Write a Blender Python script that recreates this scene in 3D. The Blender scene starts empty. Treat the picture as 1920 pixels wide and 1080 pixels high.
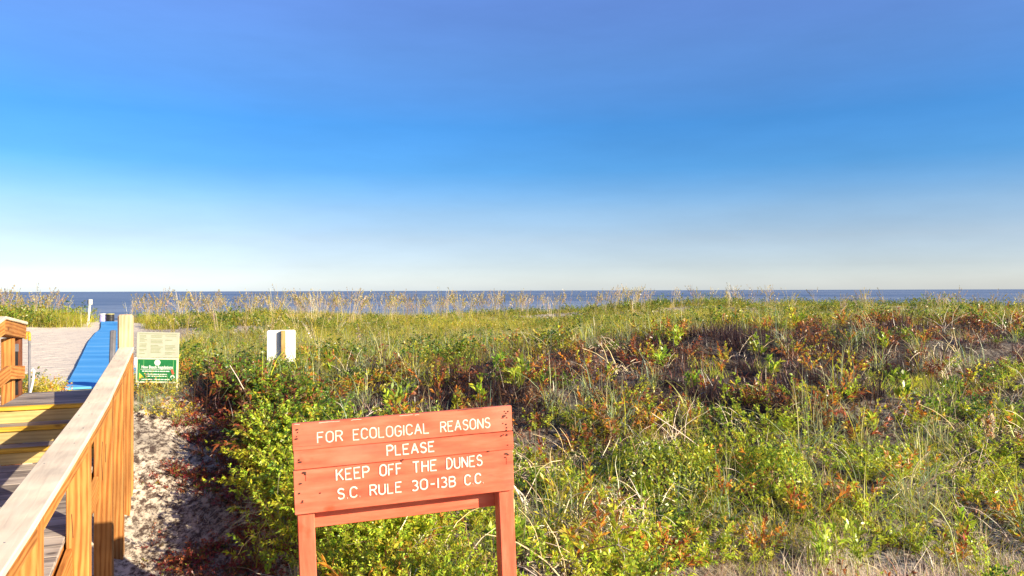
import bpy, bmesh, math, random
import numpy as np
from mathutils import Vector, Matrix

random.seed(7)
R = np.random.default_rng(11)
sc = bpy.context.scene
col = sc.collection
rad = math.radians

# ------------------------------------------------------------------ camera
EYE = 2.67
F = 1400.0                                    # focal length in photo pixels (1920 wide)
cam_d = bpy.data.cameras.new('camera')
cam = bpy.data.objects.new('camera', cam_d)
col.objects.link(cam)
cam_d.sensor_width = 36.0
cam_d.lens = 36.0 * F / 1920.0
cam_d.clip_start = 0.05
cam_d.clip_end = 40000
cam.matrix_world = (Matrix.Translation((0, 0, EYE)) @ Matrix.Rotation(rad(90.19), 4, 'X')
                    @ Matrix.Rotation(rad(-0.15), 4, 'Z'))
sc.camera = cam

# ------------------------------------------------------------------ light
SUN_AZ, SUN_EL = rad(118), rad(20.5)            # azimuth clockwise from +Y
sun_dir = Vector((math.sin(SUN_AZ) * math.cos(SUN_EL), math.cos(SUN_AZ) * math.cos(SUN_EL), math.sin(SUN_EL)))
w = bpy.data.worlds.new('World')
sc.world = w
w.use_nodes = True
nt = w.node_tree
nt.nodes.clear()
sky = nt.nodes.new('ShaderNodeTexSky')
sky.sky_type = 'NISHITA'
sky.sun_disc = False
sky.sun_elevation = SUN_EL
sky.sun_rotation = SUN_AZ
sky.air_density = 1.0
sky.dust_density = 0.6
sky.ozone_density = 3.0
# colour grade of the whole dome by height above the horizon (the photograph's saturated blue)
SKY_TINT = [(0.000, (1.135, 1.234, 1.801)), (0.032, (0.835, 0.845, 1.188)), (0.067, (0.782, 0.718, 0.896)), (0.103, (0.732, 0.717, 0.866)), (0.158, (0.413, 0.655, 0.893)), (0.213, (0.413, 0.674, 0.924)), (0.295, (0.938, 0.823, 1.005)), (0.362, (1.381, 0.924, 1.116))]
geo = nt.nodes.new('ShaderNodeTexCoord')
sep = nt.nodes.new('ShaderNodeSeparateXYZ')
nt.links.new(geo.outputs['Generated'], sep.inputs[0])
tint = nt.nodes.new('ShaderNodeValToRGB')
te = tint.color_ramp.elements
while len(te) < len(SKY_TINT): te.new(.5)
for el_, (p_, c_) in zip(te, SKY_TINT):
    el_.position = p_
    el_.color = (*c_, 1)
nt.links.new(sep.outputs['Z'], tint.inputs['Fac'])
tm = nt.nodes.new('ShaderNodeMix')
tm.data_type = 'RGBA'
tm.blend_type = 'MULTIPLY'
tm.inputs[0].default_value = 1.0
hs = nt.nodes.new('ShaderNodeHueSaturation')
hs.inputs['Saturation'].default_value = 1.25
bg = nt.nodes.new('ShaderNodeBackground')
bg.inputs['Strength'].default_value = 0.080
wo = nt.nodes.new('ShaderNodeOutputWorld')
nt.links.new(sky.outputs[0], hs.inputs['Color'])
nt.links.new(hs.outputs[0], tm.inputs[6])
nt.links.new(tint.outputs[0], tm.inputs[7])
smp = nt.nodes.new('ShaderNodeMapping')
smp.inputs['Scale'].default_value = (2.2, 2.2, 11.0)
nt.links.new(geo.outputs['Generated'], smp.inputs['Vector'])
sn = nt.nodes.new('ShaderNodeTexNoise')
sn.inputs['Scale'].default_value = 2.0
sn.inputs['Detail'].default_value = 7
sn.inputs['Roughness'].default_value = .6
nt.links.new(smp.outputs[0], sn.inputs['Vector'])
sr = nt.nodes.new('ShaderNodeMapRange')
sr.inputs['From Min'].default_value = .3
sr.inputs['From Max'].default_value = .7
sr.inputs['To Min'].default_value = .95
sr.inputs['To Max'].default_value = 1.05
nt.links.new(sn.outputs['Fac'], sr.inputs['Value'])
sv_ = nt.nodes.new('ShaderNodeVectorMath')
sv_.operation = 'SCALE'
nt.links.new(tm.outputs[2], sv_.inputs[0])
nt.links.new(sr.outputs[0], sv_.inputs['Scale'])
nt.links.new(sv_.outputs[0], bg.inputs['Color'])
nt.links.new(bg.outputs[0], wo.inputs['Surface'])

sl = bpy.data.lights.new('sun', 'SUN')
sl.energy = 5.0
sl.angle = rad(0.5)
sl.color = (1.0, 0.86, 0.64)
so = bpy.data.objects.new('sun', sl)
so.rotation_euler = sun_dir.to_track_quat('Z', 'Y').to_euler()
so.location = sun_dir * 60
col.objects.link(so)

sc.view_settings.view_transform = 'Standard'
sc.view_settings.look = 'None'
sc.view_settings.gamma = 1.0
sc.view_settings.exposure = 1.3
sc.render.engine = 'CYCLES'
sc.cycles.use_denoising = True
sc.cycles.max_bounces = 6
sc.cycles.diffuse_bounces = 3
sc.cycles.transparent_max_bounces = 4


# ------------------------------------------------------------------ helpers
def P(px, py, t):
    """point seen at photo pixel (px, py) at distance t along the view axis"""
    return Vector(((px - 960) / F * t, t, EYE + (544.5 - py) / F * t))


UX, UY = -0.3714, 0.9285                       # boardwalk direction
VX, VY = 0.9285, 0.3714                        # to its right


def B(u, v, z=0.0):
    return Vector((u * UX + v * VX, u * UY + v * VY, z))


BW_ANG = math.atan2(UY, UX)


def tag(o, label=None, cat=None, group=None, kind=None):
    if label: o['label'] = label
    if cat: o['category'] = cat
    if group: o['group'] = group
    if kind: o['kind'] = kind
    return o


def empty(name, loc, label, cat, group=None):
    o = bpy.data.objects.new(name, None)
    o.empty_display_size = 0.1
    o.location = loc
    col.objects.link(o)
    bpy.context.view_layer.update()
    return tag(o, label, cat, group)


_MW = {}


def put(name, me, mat, parent=None, M=None):
    if mat is not None and not me.materials:
        me.materials.append(mat)
    o = bpy.data.objects.new(name, me)
    col.objects.link(o)
    if M is None: M = Matrix.Identity(4)
    if parent is not None:
        o.parent = parent
        o.matrix_parent_inverse = world_of(parent).inverted()
    o.matrix_basis = M
    _MW[o.name] = M.copy()
    return o


def world_of(o):
    if o.name in _MW: return _MW[o.name]
    return Matrix.Translation(o.location) @ o.rotation_euler.to_matrix().to_4x4()


def frame(o, x, y, z):
    M = Matrix((x, y, z)).transposed().to_4x4()
    M.translation = o
    return M


_boxes = {}


def box_mesh(name, L, W, T, bev=0.004, seg=1):
    key = (round(L, 3), round(W, 3), round(T, 3), round(bev, 4))
    if key in _boxes: return _boxes[key]
    bm = bmesh.new()
    bmesh.ops.create_cube(bm, size=1.0)
    for v in bm.verts: v.co = Vector((v.co.x * L, v.co.y * W, v.co.z * T))
    if bev > 0:
        bmesh.ops.bevel(bm, geom=bm.edges[:], offset=min(bev, .3 * min(L, W, T)), segments=seg, affect='EDGES')
    me = bpy.data.meshes.new(name)
    bm.to_mesh(me)
    bm.free()
    _boxes[key] = me
    return me


def board(name, a, b, W, T, up, mat, parent=None, bev=0.004):
    """beveled board from a to b; W across, T along `up`"""
    a, b = Vector(a), Vector(b)
    x = (b - a); L = x.length; x.normalize()
    y = Vector(up).cross(x).normalized()
    z = x.cross(y)
    me = box_mesh(name, L, W, T, bev)
    if me.materials and me.materials[0] != mat:
        me = me.copy(); me.materials.clear()
    return put(name, me, mat, parent, frame((a + b) / 2, x, y, z))


def post(name, x, y, z0, z1, wdt, ang, mat, parent=None, bev=0.006):
    a, b = Vector((x, y, z0)), Vector((x, y, z1))
    zx = Vector((0, 0, 1)); yy = Vector((math.cos(ang), math.sin(ang), 0)); zz = zx.cross(yy)
    me = box_mesh(name, z1 - z0, wdt, wdt, bev)
    if me.materials and me.materials[0] != mat:
        me = me.copy(); me.materials.clear()
    return put(name, me, mat, parent, frame((a + b) / 2, zx, yy, zz))


def pydata(name, vs, fs, smooth=False):
    me = bpy.data.meshes.new(name)
    me.from_pydata([tuple(v) for v in vs], [], fs)
    if smooth:
        for p in me.polygons: p.use_smooth = True
    me.update()
    return me


def lathe(name, prof, n=20):
    vs, fs = [], []
    for r, z in prof:
        for k in range(n): a = 2 * math.pi * k / n; vs.append((r * math.cos(a), r * math.sin(a), z))
    for i in range(len(prof) - 1):
        for k in range(n): fs.append((i * n + k, i * n + (k + 1) % n, (i + 1) * n + (k + 1) % n, (i + 1) * n + k))
    fs.append(tuple(range(n - 1, -1, -1))); fs.append(tuple((len(prof) - 1) * n + k for k in range(n)))
    return pydata(name, vs, fs)


def curve_mesh(name, lines, radius, res=2, cyc=False):
    cu = bpy.data.curves.new(name, 'CURVE')
    cu.dimensions = '3D'
    cu.bevel_depth = radius
    cu.bevel_resolution = res
    cu.use_fill_caps = True
    for ln in lines:
        s = cu.splines.new('POLY')
        s.points.add(len(ln) - 1)
        for p, q in zip(s.points, ln): p.co = (q[0], q[1], q[2] if len(q) > 2 else 0, 1)
        s.use_cyclic_u = cyc
    o = bpy.data.objects.new(name, cu)
    me = bpy.data.meshes.new_from_object(o)
    bpy.data.objects.remove(o)
    bpy.data.curves.remove(cu)
    me.name = name
    for p in me.polygons: p.use_smooth = True
    return me


def text_mesh(name, s, size, extrude=0.001, align='CENTER', bold=0.0):
    cu = bpy.data.curves.new(name, 'FONT')
    cu.body = s
    cu.size = size
    cu.extrude = extrude
    cu.offset = bold
    cu.align_x = align
    cu.align_y = 'CENTER'
    cu.resolution_u = 2
    o = bpy.data.objects.new(name, cu)
    me = bpy.data.meshes.new_from_object(o)
    bpy.data.objects.remove(o)
    bpy.data.curves.remove(cu)
    return me


def quad_mesh(name, Q, C, mat, smooth=False):
    """Q (n,4,3) quads, C (n,3) colours"""
    n = len(Q)
    me = bpy.data.meshes.new(name)
    me.vertices.add(4 * n)
    me.loops.add(4 * n)
    me.polygons.add(n)
    me.vertices.foreach_set('co', np.ascontiguousarray(Q, dtype=np.float32).ravel())
    me.loops.foreach_set('vertex_index', np.arange(4 * n, dtype=np.int32))
    me.polygons.foreach_set('loop_start', np.arange(0, 4 * n, 4, dtype=np.int32))
    me.update(calc_edges=True)
    ca = me.color_attributes.new('Col', 'FLOAT_COLOR', 'POINT')
    cc = np.ones((n, 4, 4), dtype=np.float32)
    cc[:, :, :3] = C[:, None, :]
    ca.data.foreach_set('color', cc.ravel())
    me.materials.append(mat)
    return me


# ------------------------------------------------------------------ materials
def mat_new(name):
    m = bpy.data.materials.new(name)
    m.use_nodes = True
    t = m.node_tree
    b = t.nodes['Principled BSDF']
    return m, t, b


def node(t, typ, **kw):
    n = t.nodes.new(typ)
    for k, v in kw.items(): setattr(n, k, v)
    return n


def ramp(t, fac, stops):
    r = t.nodes.new('ShaderNodeValToRGB')
    e = r.color_ramp.elements
    while len(e) < len(stops): e.new(0.5)
    for el, (p, c) in zip(e, stops):
        el.position = p
        el.color = (*c, 1)
    t.links.new(fac, r.inputs['Fac'])
    return r.outputs['Color']


def plain(name, c, rough=0.6, noise=0.12, scale=8.0, metal=0.0, spec=0.4, bump=0.0):
    m, t, b = mat_new(name)
    tc = node(t, 'ShaderNodeTexCoord')
    n = node(t, 'ShaderNodeTexNoise')
    n.inputs['Scale'].default_value = scale
    n.inputs['Detail'].default_value = 6
    t.links.new(tc.outputs['Object'], n.inputs['Vector'])
    lo = tuple(x * (1 - noise * 2) for x in c); hi = tuple(min(1, x * (1 + noise)) for x in c)
    t.links.new(ramp(t, n.outputs['Fac'], [(0.3, lo), (0.7, hi)]), b.inputs['Base Color'])
    b.inputs['Roughness'].default_value = rough
    b.inputs['Metallic'].default_value = metal
    b.inputs['Specular IOR Level'].default_value = spec
    if bump:
        bp = node(t, 'ShaderNodeBump')
        bp.inputs['Strength'].default_value = bump
        bp.inputs['Distance'].default_value = 0.01
        t.links.new(n.outputs['Fac'], bp.inputs['Height'])
        t.links.new(bp.outputs[0], b.inputs['Normal'])
    return m


def wood(name, c1, c2, c3=None, grain=(1.2, 16, 16), rough=0.7, var=0.25, bump=0.35, rings=.35):
    """boards: grain runs along the board's own length (local x)"""
    m, t, b = mat_new(name)
    tc = node(t, 'ShaderNodeTexCoord')
    oi = node(t, 'ShaderNodeObjectInfo')
    add = node(t, 'ShaderNodeVectorMath', operation='ADD')
    sclv = node(t, 'ShaderNodeVectorMath', operation='SCALE')
    sclv.inputs[0].default_value = (13.7, 7.1, 9.3)
    t.links.new(oi.outputs['Random'], sclv.inputs['Scale'])
    t.links.new(tc.outputs['Object'], add.inputs[0])
    t.links.new(sclv.outputs[0], add.inputs[1])
    mp = node(t, 'ShaderNodeMapping')
    mp.inputs['Scale'].default_value = grain
    t.links.new(add.outputs[0], mp.inputs['Vector'])
    n = node(t, 'ShaderNodeTexNoise')
    n.inputs['Scale'].default_value = 2.2
    n.inputs['Detail'].default_value = 7
    n.inputs['Distortion'].default_value = 1.1
    t.links.new(mp.outputs[0], n.inputs['Vector'])
    wv = node(t, 'ShaderNodeTexWave', wave_type='RINGS', rings_direction='Y')
    wv.inputs['Scale'].default_value = 9.0; wv.inputs['Distortion'].default_value = 5.0; wv.inputs['Detail'].default_value = 3.0; wv.inputs['Detail Scale'].default_value = 1.2
    mpw = node(t, 'ShaderNodeMapping'); mpw.inputs['Scale'].default_value = (.12, 1, 1)
    t.links.new(add.outputs[0], mpw.inputs['Vector']); t.links.new(mpw.outputs[0], wv.inputs['Vector'])
    mw = node(t, 'ShaderNodeMix', data_type='FLOAT'); mw.inputs[0].default_value = rings
    t.links.new(n.outputs['Fac'], mw.inputs[2]); t.links.new(wv.outputs['Fac'], mw.inputs[3])
    colr = ramp(t, mw.outputs[0], [(0.28, c2), (0.5, c1), (0.75, c3 or c1)])
    # knots
    vk = node(t, 'ShaderNodeTexVoronoi'); vk.inputs['Scale'].default_value = 2.3
    mpk = node(t, 'ShaderNodeMapping'); mpk.inputs['Scale'].default_value = (1, 2.2, 2.2)
    t.links.new(add.outputs[0], mpk.inputs['Vector']); t.links.new(mpk.outputs[0], vk.inputs['Vector'])
    mk = node(t, 'ShaderNodeMapRange'); mk.inputs['From Min'].default_value = .05; mk.inputs['From Max'].default_value = .11; mk.inputs['To Min'].default_value = .75; mk.inputs['To Max'].default_value = 0
    t.links.new(vk.outputs['Distance'], mk.inputs['Value'])
    kx = node(t, 'ShaderNodeMix', data_type='RGBA'); t.links.new(mk.outputs[0], kx.inputs[0]); t.links.new(colr, kx.inputs[6])
    kx.inputs[7].default_value = (c2[0] * .35, c2[1] * .3, c2[2] * .3, 1)
    colr = kx.outputs[2]
    # big weather patches
    n2 = node(t, 'ShaderNodeTexNoise')
    n2.inputs['Scale'].default_value = 3.0
    n2.inputs['Detail'].default_value = 4
    t.links.new(add.outputs[0], n2.inputs['Vector'])
    r2 = ramp(t, n2.outputs['Fac'], [(0.35, (0.78, 0.78, 0.78)), (0.65, (1.08, 1.06, 1.02))])
    mx = node(t, 'ShaderNodeMix', data_type='RGBA', blend_type='MULTIPLY')
    mx.inputs[0].default_value = 1.0
    t.links.new(colr, mx.inputs[6]); t.links.new(r2, mx.inputs[7])
    mr = node(t, 'ShaderNodeMapRange')
    mr.inputs['To Min'].default_value = 1 - var
    mr.inputs['To Max'].default_value = 1 + var * 0.5
    t.links.new(oi.outputs['Random'], mr.inputs['Value'])
    hv = node(t, 'ShaderNodeHueSaturation')
    t.links.new(mr.outputs[0], hv.inputs['Value'])
    t.links.new(mx.outputs[2], hv.inputs['Color'])
    t.links.new(hv.outputs[0], b.inputs['Base Color'])
    b.inputs['Roughness'].default_value = rough
    b.inputs['Specular IOR Level'].default_value = 0.3
    bp = node(t, 'ShaderNodeBump')
    bp.inputs['Strength'].default_value = bump
    bp.inputs['Distance'].default_value = 0.006
    t.links.new(n.outputs['Fac'], bp.inputs['Height'])
    t.links.new(bp.outputs[0], b.inputs['Normal'])
    return m


M = {}
M['stain'] = wood('orange_stained_wood', (0.470, 0.197, 0.046), (0.302, 0.101, 0.018), (0.521, 0.252, 0.071))
M['darkwood'] = wood('dark_brown_stained_wood', (0.16, 0.05, 0.018), (0.09, 0.028, 0.012))
M['pale'] = wood('weathered_pale_wood', (0.53, 0.38, 0.22), (0.40, 0.27, 0.15), (0.58, 0.44, 0.27), grain=(1.0, 10, 10), bump=.2)
M['cap'] = wood('worn_cap_wood', (0.68, 0.58, 0.43), (0.58, 0.48, 0.36), (0.73, 0.64, 0.49), grain=(0.8, 14, 14), bump=.15, rings=.1, var=.1)
M['deck'] = wood('grey_deck_wood', (0.340, 0.289, 0.246), (0.162, 0.136, 0.119), (0.442, 0.383, 0.323), grain=(0.9, 18, 18), var=.35, bump=.6)
M['riser'] = wood('tan_riser_paint', (0.442, 0.323, 0.128), (0.357, 0.255, 0.102), (0.476, 0.357, 0.153), bump=.15)
M['yellow'] = wood('yellow_safety_paint', (0.527, 0.306, 0.025), (0.357, 0.196, 0.025), (0.578, 0.357, 0.051), bump=.15)
M['white'] = plain('white_paint', (0.688, 0.671, 0.602), 0.45, 0.05)
M['tan_post'] = wood('tan_post_wood', (0.468, 0.323, 0.111), (0.340, 0.221, 0.068), (0.527, 0.383, 0.153))
M['metal'] = plain('grey_metal', (0.16, 0.16, 0.18), 0.45, 0.15, metal=0.2)
M['black'] = plain('black_plastic', (0.018, 0.018, 0.02), 0.4, 0.2)
M['nail'] = plain('rusty_nail', (0.05, 0.02, 0.012), 0.7, 0.3, 60)
M['rustrun'] = plain('rust_stain', (0.20, 0.035, 0.015), 0.8, 0.2, 40)
M['purple'] = plain('lilac_plastic', (0.42, 0.40, 0.75), 0.5, 0.1)
M['drumyel'] = plain('olive_lid', (0.35, 0.33, 0.12), 0.5, 0.1)
M['paper'] = plain('white_paper', (0.75, 0.75, 0.72), 0.8, 0.04)
M['signgreen'] = plain('green_print', (0.013, 0.170, 0.047), 0.45, 0.08, 20)
M['signpale'] = plain('faded_pale_print', (0.43, 0.44, 0.33), 0.55, 0.05, 10)
M['signframe'] = plain('pale_sign_edge', (0.561, 0.570, 0.425), 0.5, 0.06)
M['faint'] = plain('faded_print_ink', (0.31, 0.34, 0.20), 0.6, 0.1)
M['printwhite'] = plain('white_print', (0.704, 0.739, 0.651), 0.5, 0.03)
M['printlime'] = plain('light_green_print', (0.16, 0.42, 0.13), 0.5, 0.05)
M['printyel'] = plain('yellow_print', (0.72, 0.62, 0.04), 0.5, 0.05)
M['printred'] = plain('red_print', (0.62, 0.10, 0.05), 0.5, 0.05)
M['printgrey'] = plain('grey_print', (0.35, 0.40, 0.38), 0.5, 0.05)


def sign_red():
    m, t, b = mat_new('weathered_red_paint')
    tc = node(t, 'ShaderNodeTexCoord'); oi = node(t, 'ShaderNodeObjectInfo')
    ad = node(t, 'ShaderNodeVectorMath', operation='ADD')
    t.links.new(tc.outputs['Object'], ad.inputs[0]); t.links.new(oi.outputs['Random'], ad.inputs[1])
    mp = node(t, 'ShaderNodeMapping'); mp.inputs['Scale'].default_value = (1.5, 9, 9)
    t.links.new(ad.outputs[0], mp.inputs['Vector'])
    n = node(t, 'ShaderNodeTexNoise'); n.inputs['Scale'].default_value = 2.5; n.inputs['Detail'].default_value = 7
    t.links.new(mp.outputs[0], n.inputs['Vector'])
    base = ramp(t, n.outputs['Fac'], [(0.25, (0.40, 0.060, 0.030)), (0.5, (0.53, 0.105, 0.052)), (0.8, (0.58, 0.165, 0.095))])
    # dark knots and dirt
    v = node(t, 'ShaderNodeTexNoise'); v.inputs['Scale'].default_value = 7.0; v.inputs['Detail'].default_value = 3
    t.links.new(ad.outputs[0], v.inputs['Vector'])
    k = node(t, 'ShaderNodeMapRange'); k.inputs['From Min'].default_value = 0.66; k.inputs['From Max'].default_value = 0.80
    t.links.new(v.outputs['Fac'], k.inputs['Value'])
    mx = node(t, 'ShaderNodeMix', data_type='RGBA'); t.links.new(k.outputs[0], mx.inputs[0])
    t.links.new(base, mx.inputs[6]); mx.inputs[7].default_value = (0.42, 0.06, 0.02, 1)
    # sun-faded blotches and small flaked specks showing grey wood
    fd = node(t, 'ShaderNodeTexNoise'); fd.inputs['Scale'].default_value = 2.2; fd.inputs['Detail'].default_value = 5
    t.links.new(ad.outputs[0], fd.inputs['Vector'])
    kf = node(t, 'ShaderNodeMapRange'); kf.inputs['From Min'].default_value = .45; kf.inputs['From Max'].default_value = .70; kf.inputs['To Max'].default_value = .55
    t.links.new(fd.outputs['Fac'], kf.inputs['Value'])
    m2 = node(t, 'ShaderNodeMix', data_type='RGBA'); t.links.new(kf.outputs[0], m2.inputs[0]); t.links.new(mx.outputs[2], m2.inputs[6]); m2.inputs[7].default_value = (0.56, 0.195, 0.125, 1)
    sp = node(t, 'ShaderNodeTexNoise'); sp.inputs['Scale'].default_value = 22.0; sp.inputs['Detail'].default_value = 6; sp.inputs['Roughness'].default_value = .7
    mps = node(t, 'ShaderNodeMapping'); mps.inputs['Scale'].default_value = (.35, 1, 1)
    t.links.new(ad.outputs[0], mps.inputs['Vector']); t.links.new(mps.outputs[0], sp.inputs['Vector'])
    ks = node(t, 'ShaderNodeMapRange'); ks.inputs['From Min'].default_value = .655; ks.inputs['From Max'].default_value = .70; ks.inputs['To Max'].default_value = .8
    t.links.new(sp.outputs['Fac'], ks.inputs['Value'])
    m3 = node(t, 'ShaderNodeMix', data_type='RGBA'); t.links.new(ks.outputs[0], m3.inputs[0]); t.links.new(m2.outputs[2], m3.inputs[6]); m3.inputs[7].default_value = (0.20, 0.07, 0.05, 1)
    t.links.new(m3.outputs[2], b.inputs['Base Color'])
    b.inputs['Roughness'].default_value = 0.62
    b.inputs['Specular IOR Level'].default_value = 0.3
    bp = node(t, 'ShaderNodeBump'); bp.inputs['Strength'].default_value = .6; bp.inputs['Distance'].default_value = .005
    t.links.new(n.outputs['Fac'], bp.inputs['Height']); t.links.new(bp.outputs[0], b.inputs['Normal'])
    return m


M['red'] = sign_red()
M['letter'] = plain('cream_letter_paint', (0.666, 0.594, 0.486), 0.65, 0.16, 30)


def leaf_mat(name, trans=0.46, rough=0.36, objvar=True):
    m, t, b = mat_new(name)
    a = node(t, 'ShaderNodeAttribute', attribute_name='Col')
    src = a.outputs['Color']
    if objvar:
        oi = node(t, 'ShaderNodeObjectInfo')
        h = node(t, 'ShaderNodeHueSaturation')
        mh = node(t, 'ShaderNodeMapRange'); mh.inputs['To Min'].default_value = .485; mh.inputs['To Max'].default_value = .515
        mv = node(t, 'ShaderNodeMapRange'); mv.inputs['To Min'].default_value = .8; mv.inputs['To Max'].default_value = 1.2
        t.links.new(oi.outputs['Random'], mh.inputs['Value']); t.links.new(oi.outputs['Random'], mv.inputs['Value'])
        t.links.new(mh.outputs[0], h.inputs['Hue']); t.links.new(mv.outputs[0], h.inputs['Value'])
        t.links.new(src, h.inputs['Color']); src = h.outputs[0]
    t.links.new(src, b.inputs['Base Color'])
    b.inputs['Roughness'].default_value = rough
    b.inputs['Specular IOR Level'].default_value = 0.55
    tr = node(t, 'ShaderNodeBsdfTranslucent')
    t.links.new(src, tr.inputs['Color'])
    ms = node(t, 'ShaderNodeMixShader'); ms.inputs[0].default_value = trans
    out = t.nodes['Material Output']
    t.links.new(b.outputs[0], ms.inputs[1]); t.links.new(tr.outputs[0], ms.inputs[2])
    t.links.new(ms.outputs[0], out.inputs['Surface'])
    return m


M['leaf'] = leaf_mat('leaf_green')
M['leaf_bulk'] = leaf_mat('leaf_scrub', objvar=False)
M['twig'] = leaf_mat('dry_twig', trans=0.0, rough=0.8)


def sand_mat():
    m, t, b = mat_new('dune_sand')
    tc = node(t, 'ShaderNodeTexCoord')
    n1 = node(t, 'ShaderNodeTexNoise'); n1.inputs['Scale'].default_value = 0.9; n1.inputs['Detail'].default_value = 8; n1.inputs['Roughness'].default_value = .65
    n2 = node(t, 'ShaderNodeTexNoise'); n2.inputs['Scale'].default_value = 7.0; n2.inputs['Detail'].default_value = 8; n2.inputs['Roughness'].default_value = .7
    n3 = node(t, 'ShaderNodeTexVoronoi'); n3.inputs['Scale'].default_value = 2.6; n3.feature = 'SMOOTH_F1'
    for n in (n1, n2, n3): t.links.new(tc.outputs['Object'], n.inputs['Vector'])
    c1 = ramp(t, n2.outputs['Fac'], [(0.3, (0.54, 0.46, 0.36)), (0.55, (0.68, 0.59, 0.46)), (0.8, (0.75, 0.67, 0.54))])
    # litter: dark plant crumbs, only where plants grow (vertex attribute 'litter')
    at = node(t, 'ShaderNodeAttribute', attribute_name='litter')
    n4 = node(t, 'ShaderNodeTexNoise'); n4.inputs['Scale'].default_value = 13.0; n4.inputs['Detail'].default_value = 10; n4.inputs['Roughness'].default_value = .82
    mp = node(t, 'ShaderNodeMapping'); mp.inputs['Scale'].default_value = (1.0, 0.55, 1.0); mp.inputs['Rotation'].default_value = (0, 0, rad(35))
    t.links.new(tc.outputs['Object'], mp.inputs['Vector']); t.links.new(mp.outputs[0], n4.inputs['Vector'])
    k = node(t, 'ShaderNodeMapRange'); k.inputs['From Min'].default_value = .45; k.inputs['From Max'].default_value = .55
    t.links.new(n4.outputs['Fac'], k.inputs['Value'])
    mu = node(t, 'ShaderNodeMath', operation='MULTIPLY'); t.links.new(k.outputs[0], mu.inputs[0]); t.links.new(at.outputs['Fac'], mu.inputs[1])
    mx = node(t, 'ShaderNodeMix', data_type='RGBA'); t.links.new(mu.outputs[0], mx.inputs[0])
    t.links.new(c1, mx.inputs[6]); mx.inputs[7].default_value = (0.07, 0.045, 0.035, 1)
    hu = node(t, 'ShaderNodeAttribute', attribute_name='humus_shade')
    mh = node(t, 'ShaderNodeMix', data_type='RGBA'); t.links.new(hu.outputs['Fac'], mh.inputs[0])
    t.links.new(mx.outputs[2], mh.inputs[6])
    t.links.new(ramp(t, n4.outputs['Fac'], [(.35, (0.018, 0.014, 0.014)), (.6, (0.045, 0.036, 0.033)), (.72, (0.15, 0.13, 0.12))]), mh.inputs[7])  # leaf mould colour, taken near black to deepen the shade between plants
    t.links.new(mh.outputs[2], b.inputs['Base Color'])
    b.inputs['Roughness'].default_value = .95
    b.inputs['Specular IOR Level'].default_value = .1
    b1 = node(t, 'ShaderNodeBump'); b1.inputs['Strength'].default_value = .6; b1.inputs['Distance'].default_value = .085
    t.links.new(n3.outputs['Distance'], b1.inputs['Height'])
    b2 = node(t, 'ShaderNodeBump'); b2.inputs['Strength'].default_value = .7; b2.inputs['Distance'].default_value = .035
    t.links.new(n2.outputs['Fac'], b2.inputs['Height']); t.links.new(b1.outputs[0], b2.inputs['Normal'])
    t.links.new(b2.outputs[0], b.inputs['Normal'])
    return m


M['sand'] = sand_mat()


def sea_mat():
    m, t, b = mat_new('sea_water')
    tc = node(t, 'ShaderNodeTexCoord')
    mp = node(t, 'ShaderNodeMapping'); mp.inputs['Scale'].default_value = (0.03, 0.16, 1)
    t.links.new(tc.outputs['Object'], mp.inputs['Vector'])
    n = node(t, 'ShaderNodeTexNoise'); n.inputs['Scale'].default_value = 1.0; n.inputs['Detail'].default_value = 9; n.inputs['Roughness'].default_value = .65
    t.links.new(mp.outputs[0], n.inputs['Vector'])
    mp2 = node(t, 'ShaderNodeMapping'); mp2.inputs['Scale'].default_value = (0.002, 0.006, 1)
    t.links.new(tc.outputs['Object'], mp2.inputs['Vector'])
    n2 = node(t, 'ShaderNodeTexNoise'); n2.inputs['Scale'].default_value = 1.0; n2.inputs['Detail'].default_value = 4
    t.links.new(mp2.outputs[0], n2.inputs['Vector'])
    ad = node(t, 'ShaderNodeMath', operation='ADD'); t.links.new(n.outputs['Fac'], ad.inputs[0]); t.links.new(n2.outputs['Fac'], ad.inputs[1])
    c = ramp(t, ad.outputs[0], [(0.0, (0.07, 0.115, 0.20)), (1.0, (0.19, 0.24, 0.32))])
    r = c.node.color_ramp.elements; r[0].position = .42; r[1].position = .58
    hf = node(t, 'ShaderNodeMath', operation='MULTIPLY'); hf.inputs[1].default_value = .5
    t.links.new(ad.outputs[0], hf.inputs[0]); t.links.new(hf.outputs[0], c.node.inputs['Fac'])
    t.links.new(c, b.inputs['Base Color'])
    b.inputs['Roughness'].default_value = .5
    b.inputs['Specular IOR Level'].default_value = .12
    bp = node(t, 'ShaderNodeBump'); bp.inputs['Strength'].default_value = 1.0; bp.inputs['Distance'].default_value = 1.2
    t.links.new(n.outputs['Fac'], bp.inputs['Height']); t.links.new(bp.outputs[0], b.inputs['Normal'])
    return m


M['sea'] = sea_mat()


def mat_blue():
    m, t, b = mat_new('blue_woven_mat')
    tc = node(t, 'ShaderNodeTexCoord')
    n = node(t, 'ShaderNodeTexNoise'); n.inputs['Scale'].default_value = 1.0; n.inputs['Detail'].default_value = 6
    mp = node(t, 'ShaderNodeMapping'); mp.inputs['Scale'].default_value = (.5, 1.6, 1)
    t.links.new(tc.outputs['Object'], mp.inputs['Vector']); t.links.new(mp.outputs[0], n.inputs['Vector'])
    t.links.new(ramp(t, n.outputs['Fac'], [(0.30, (0.05, 0.25, 0.56)), (0.52, (0.075, 0.32, 0.65)), (0.72, (0.15, 0.40, 0.68))]), b.inputs['Base Color'])
    b.inputs['Roughness'].default_value = .85
    b.inputs['Specular IOR Level'].default_value = .1
    return m


M['blue'] = mat_blue()

# ------------------------------------------------------------------ ground
def bw(u, v): p = B(u, v); return p.x, p.y


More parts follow.
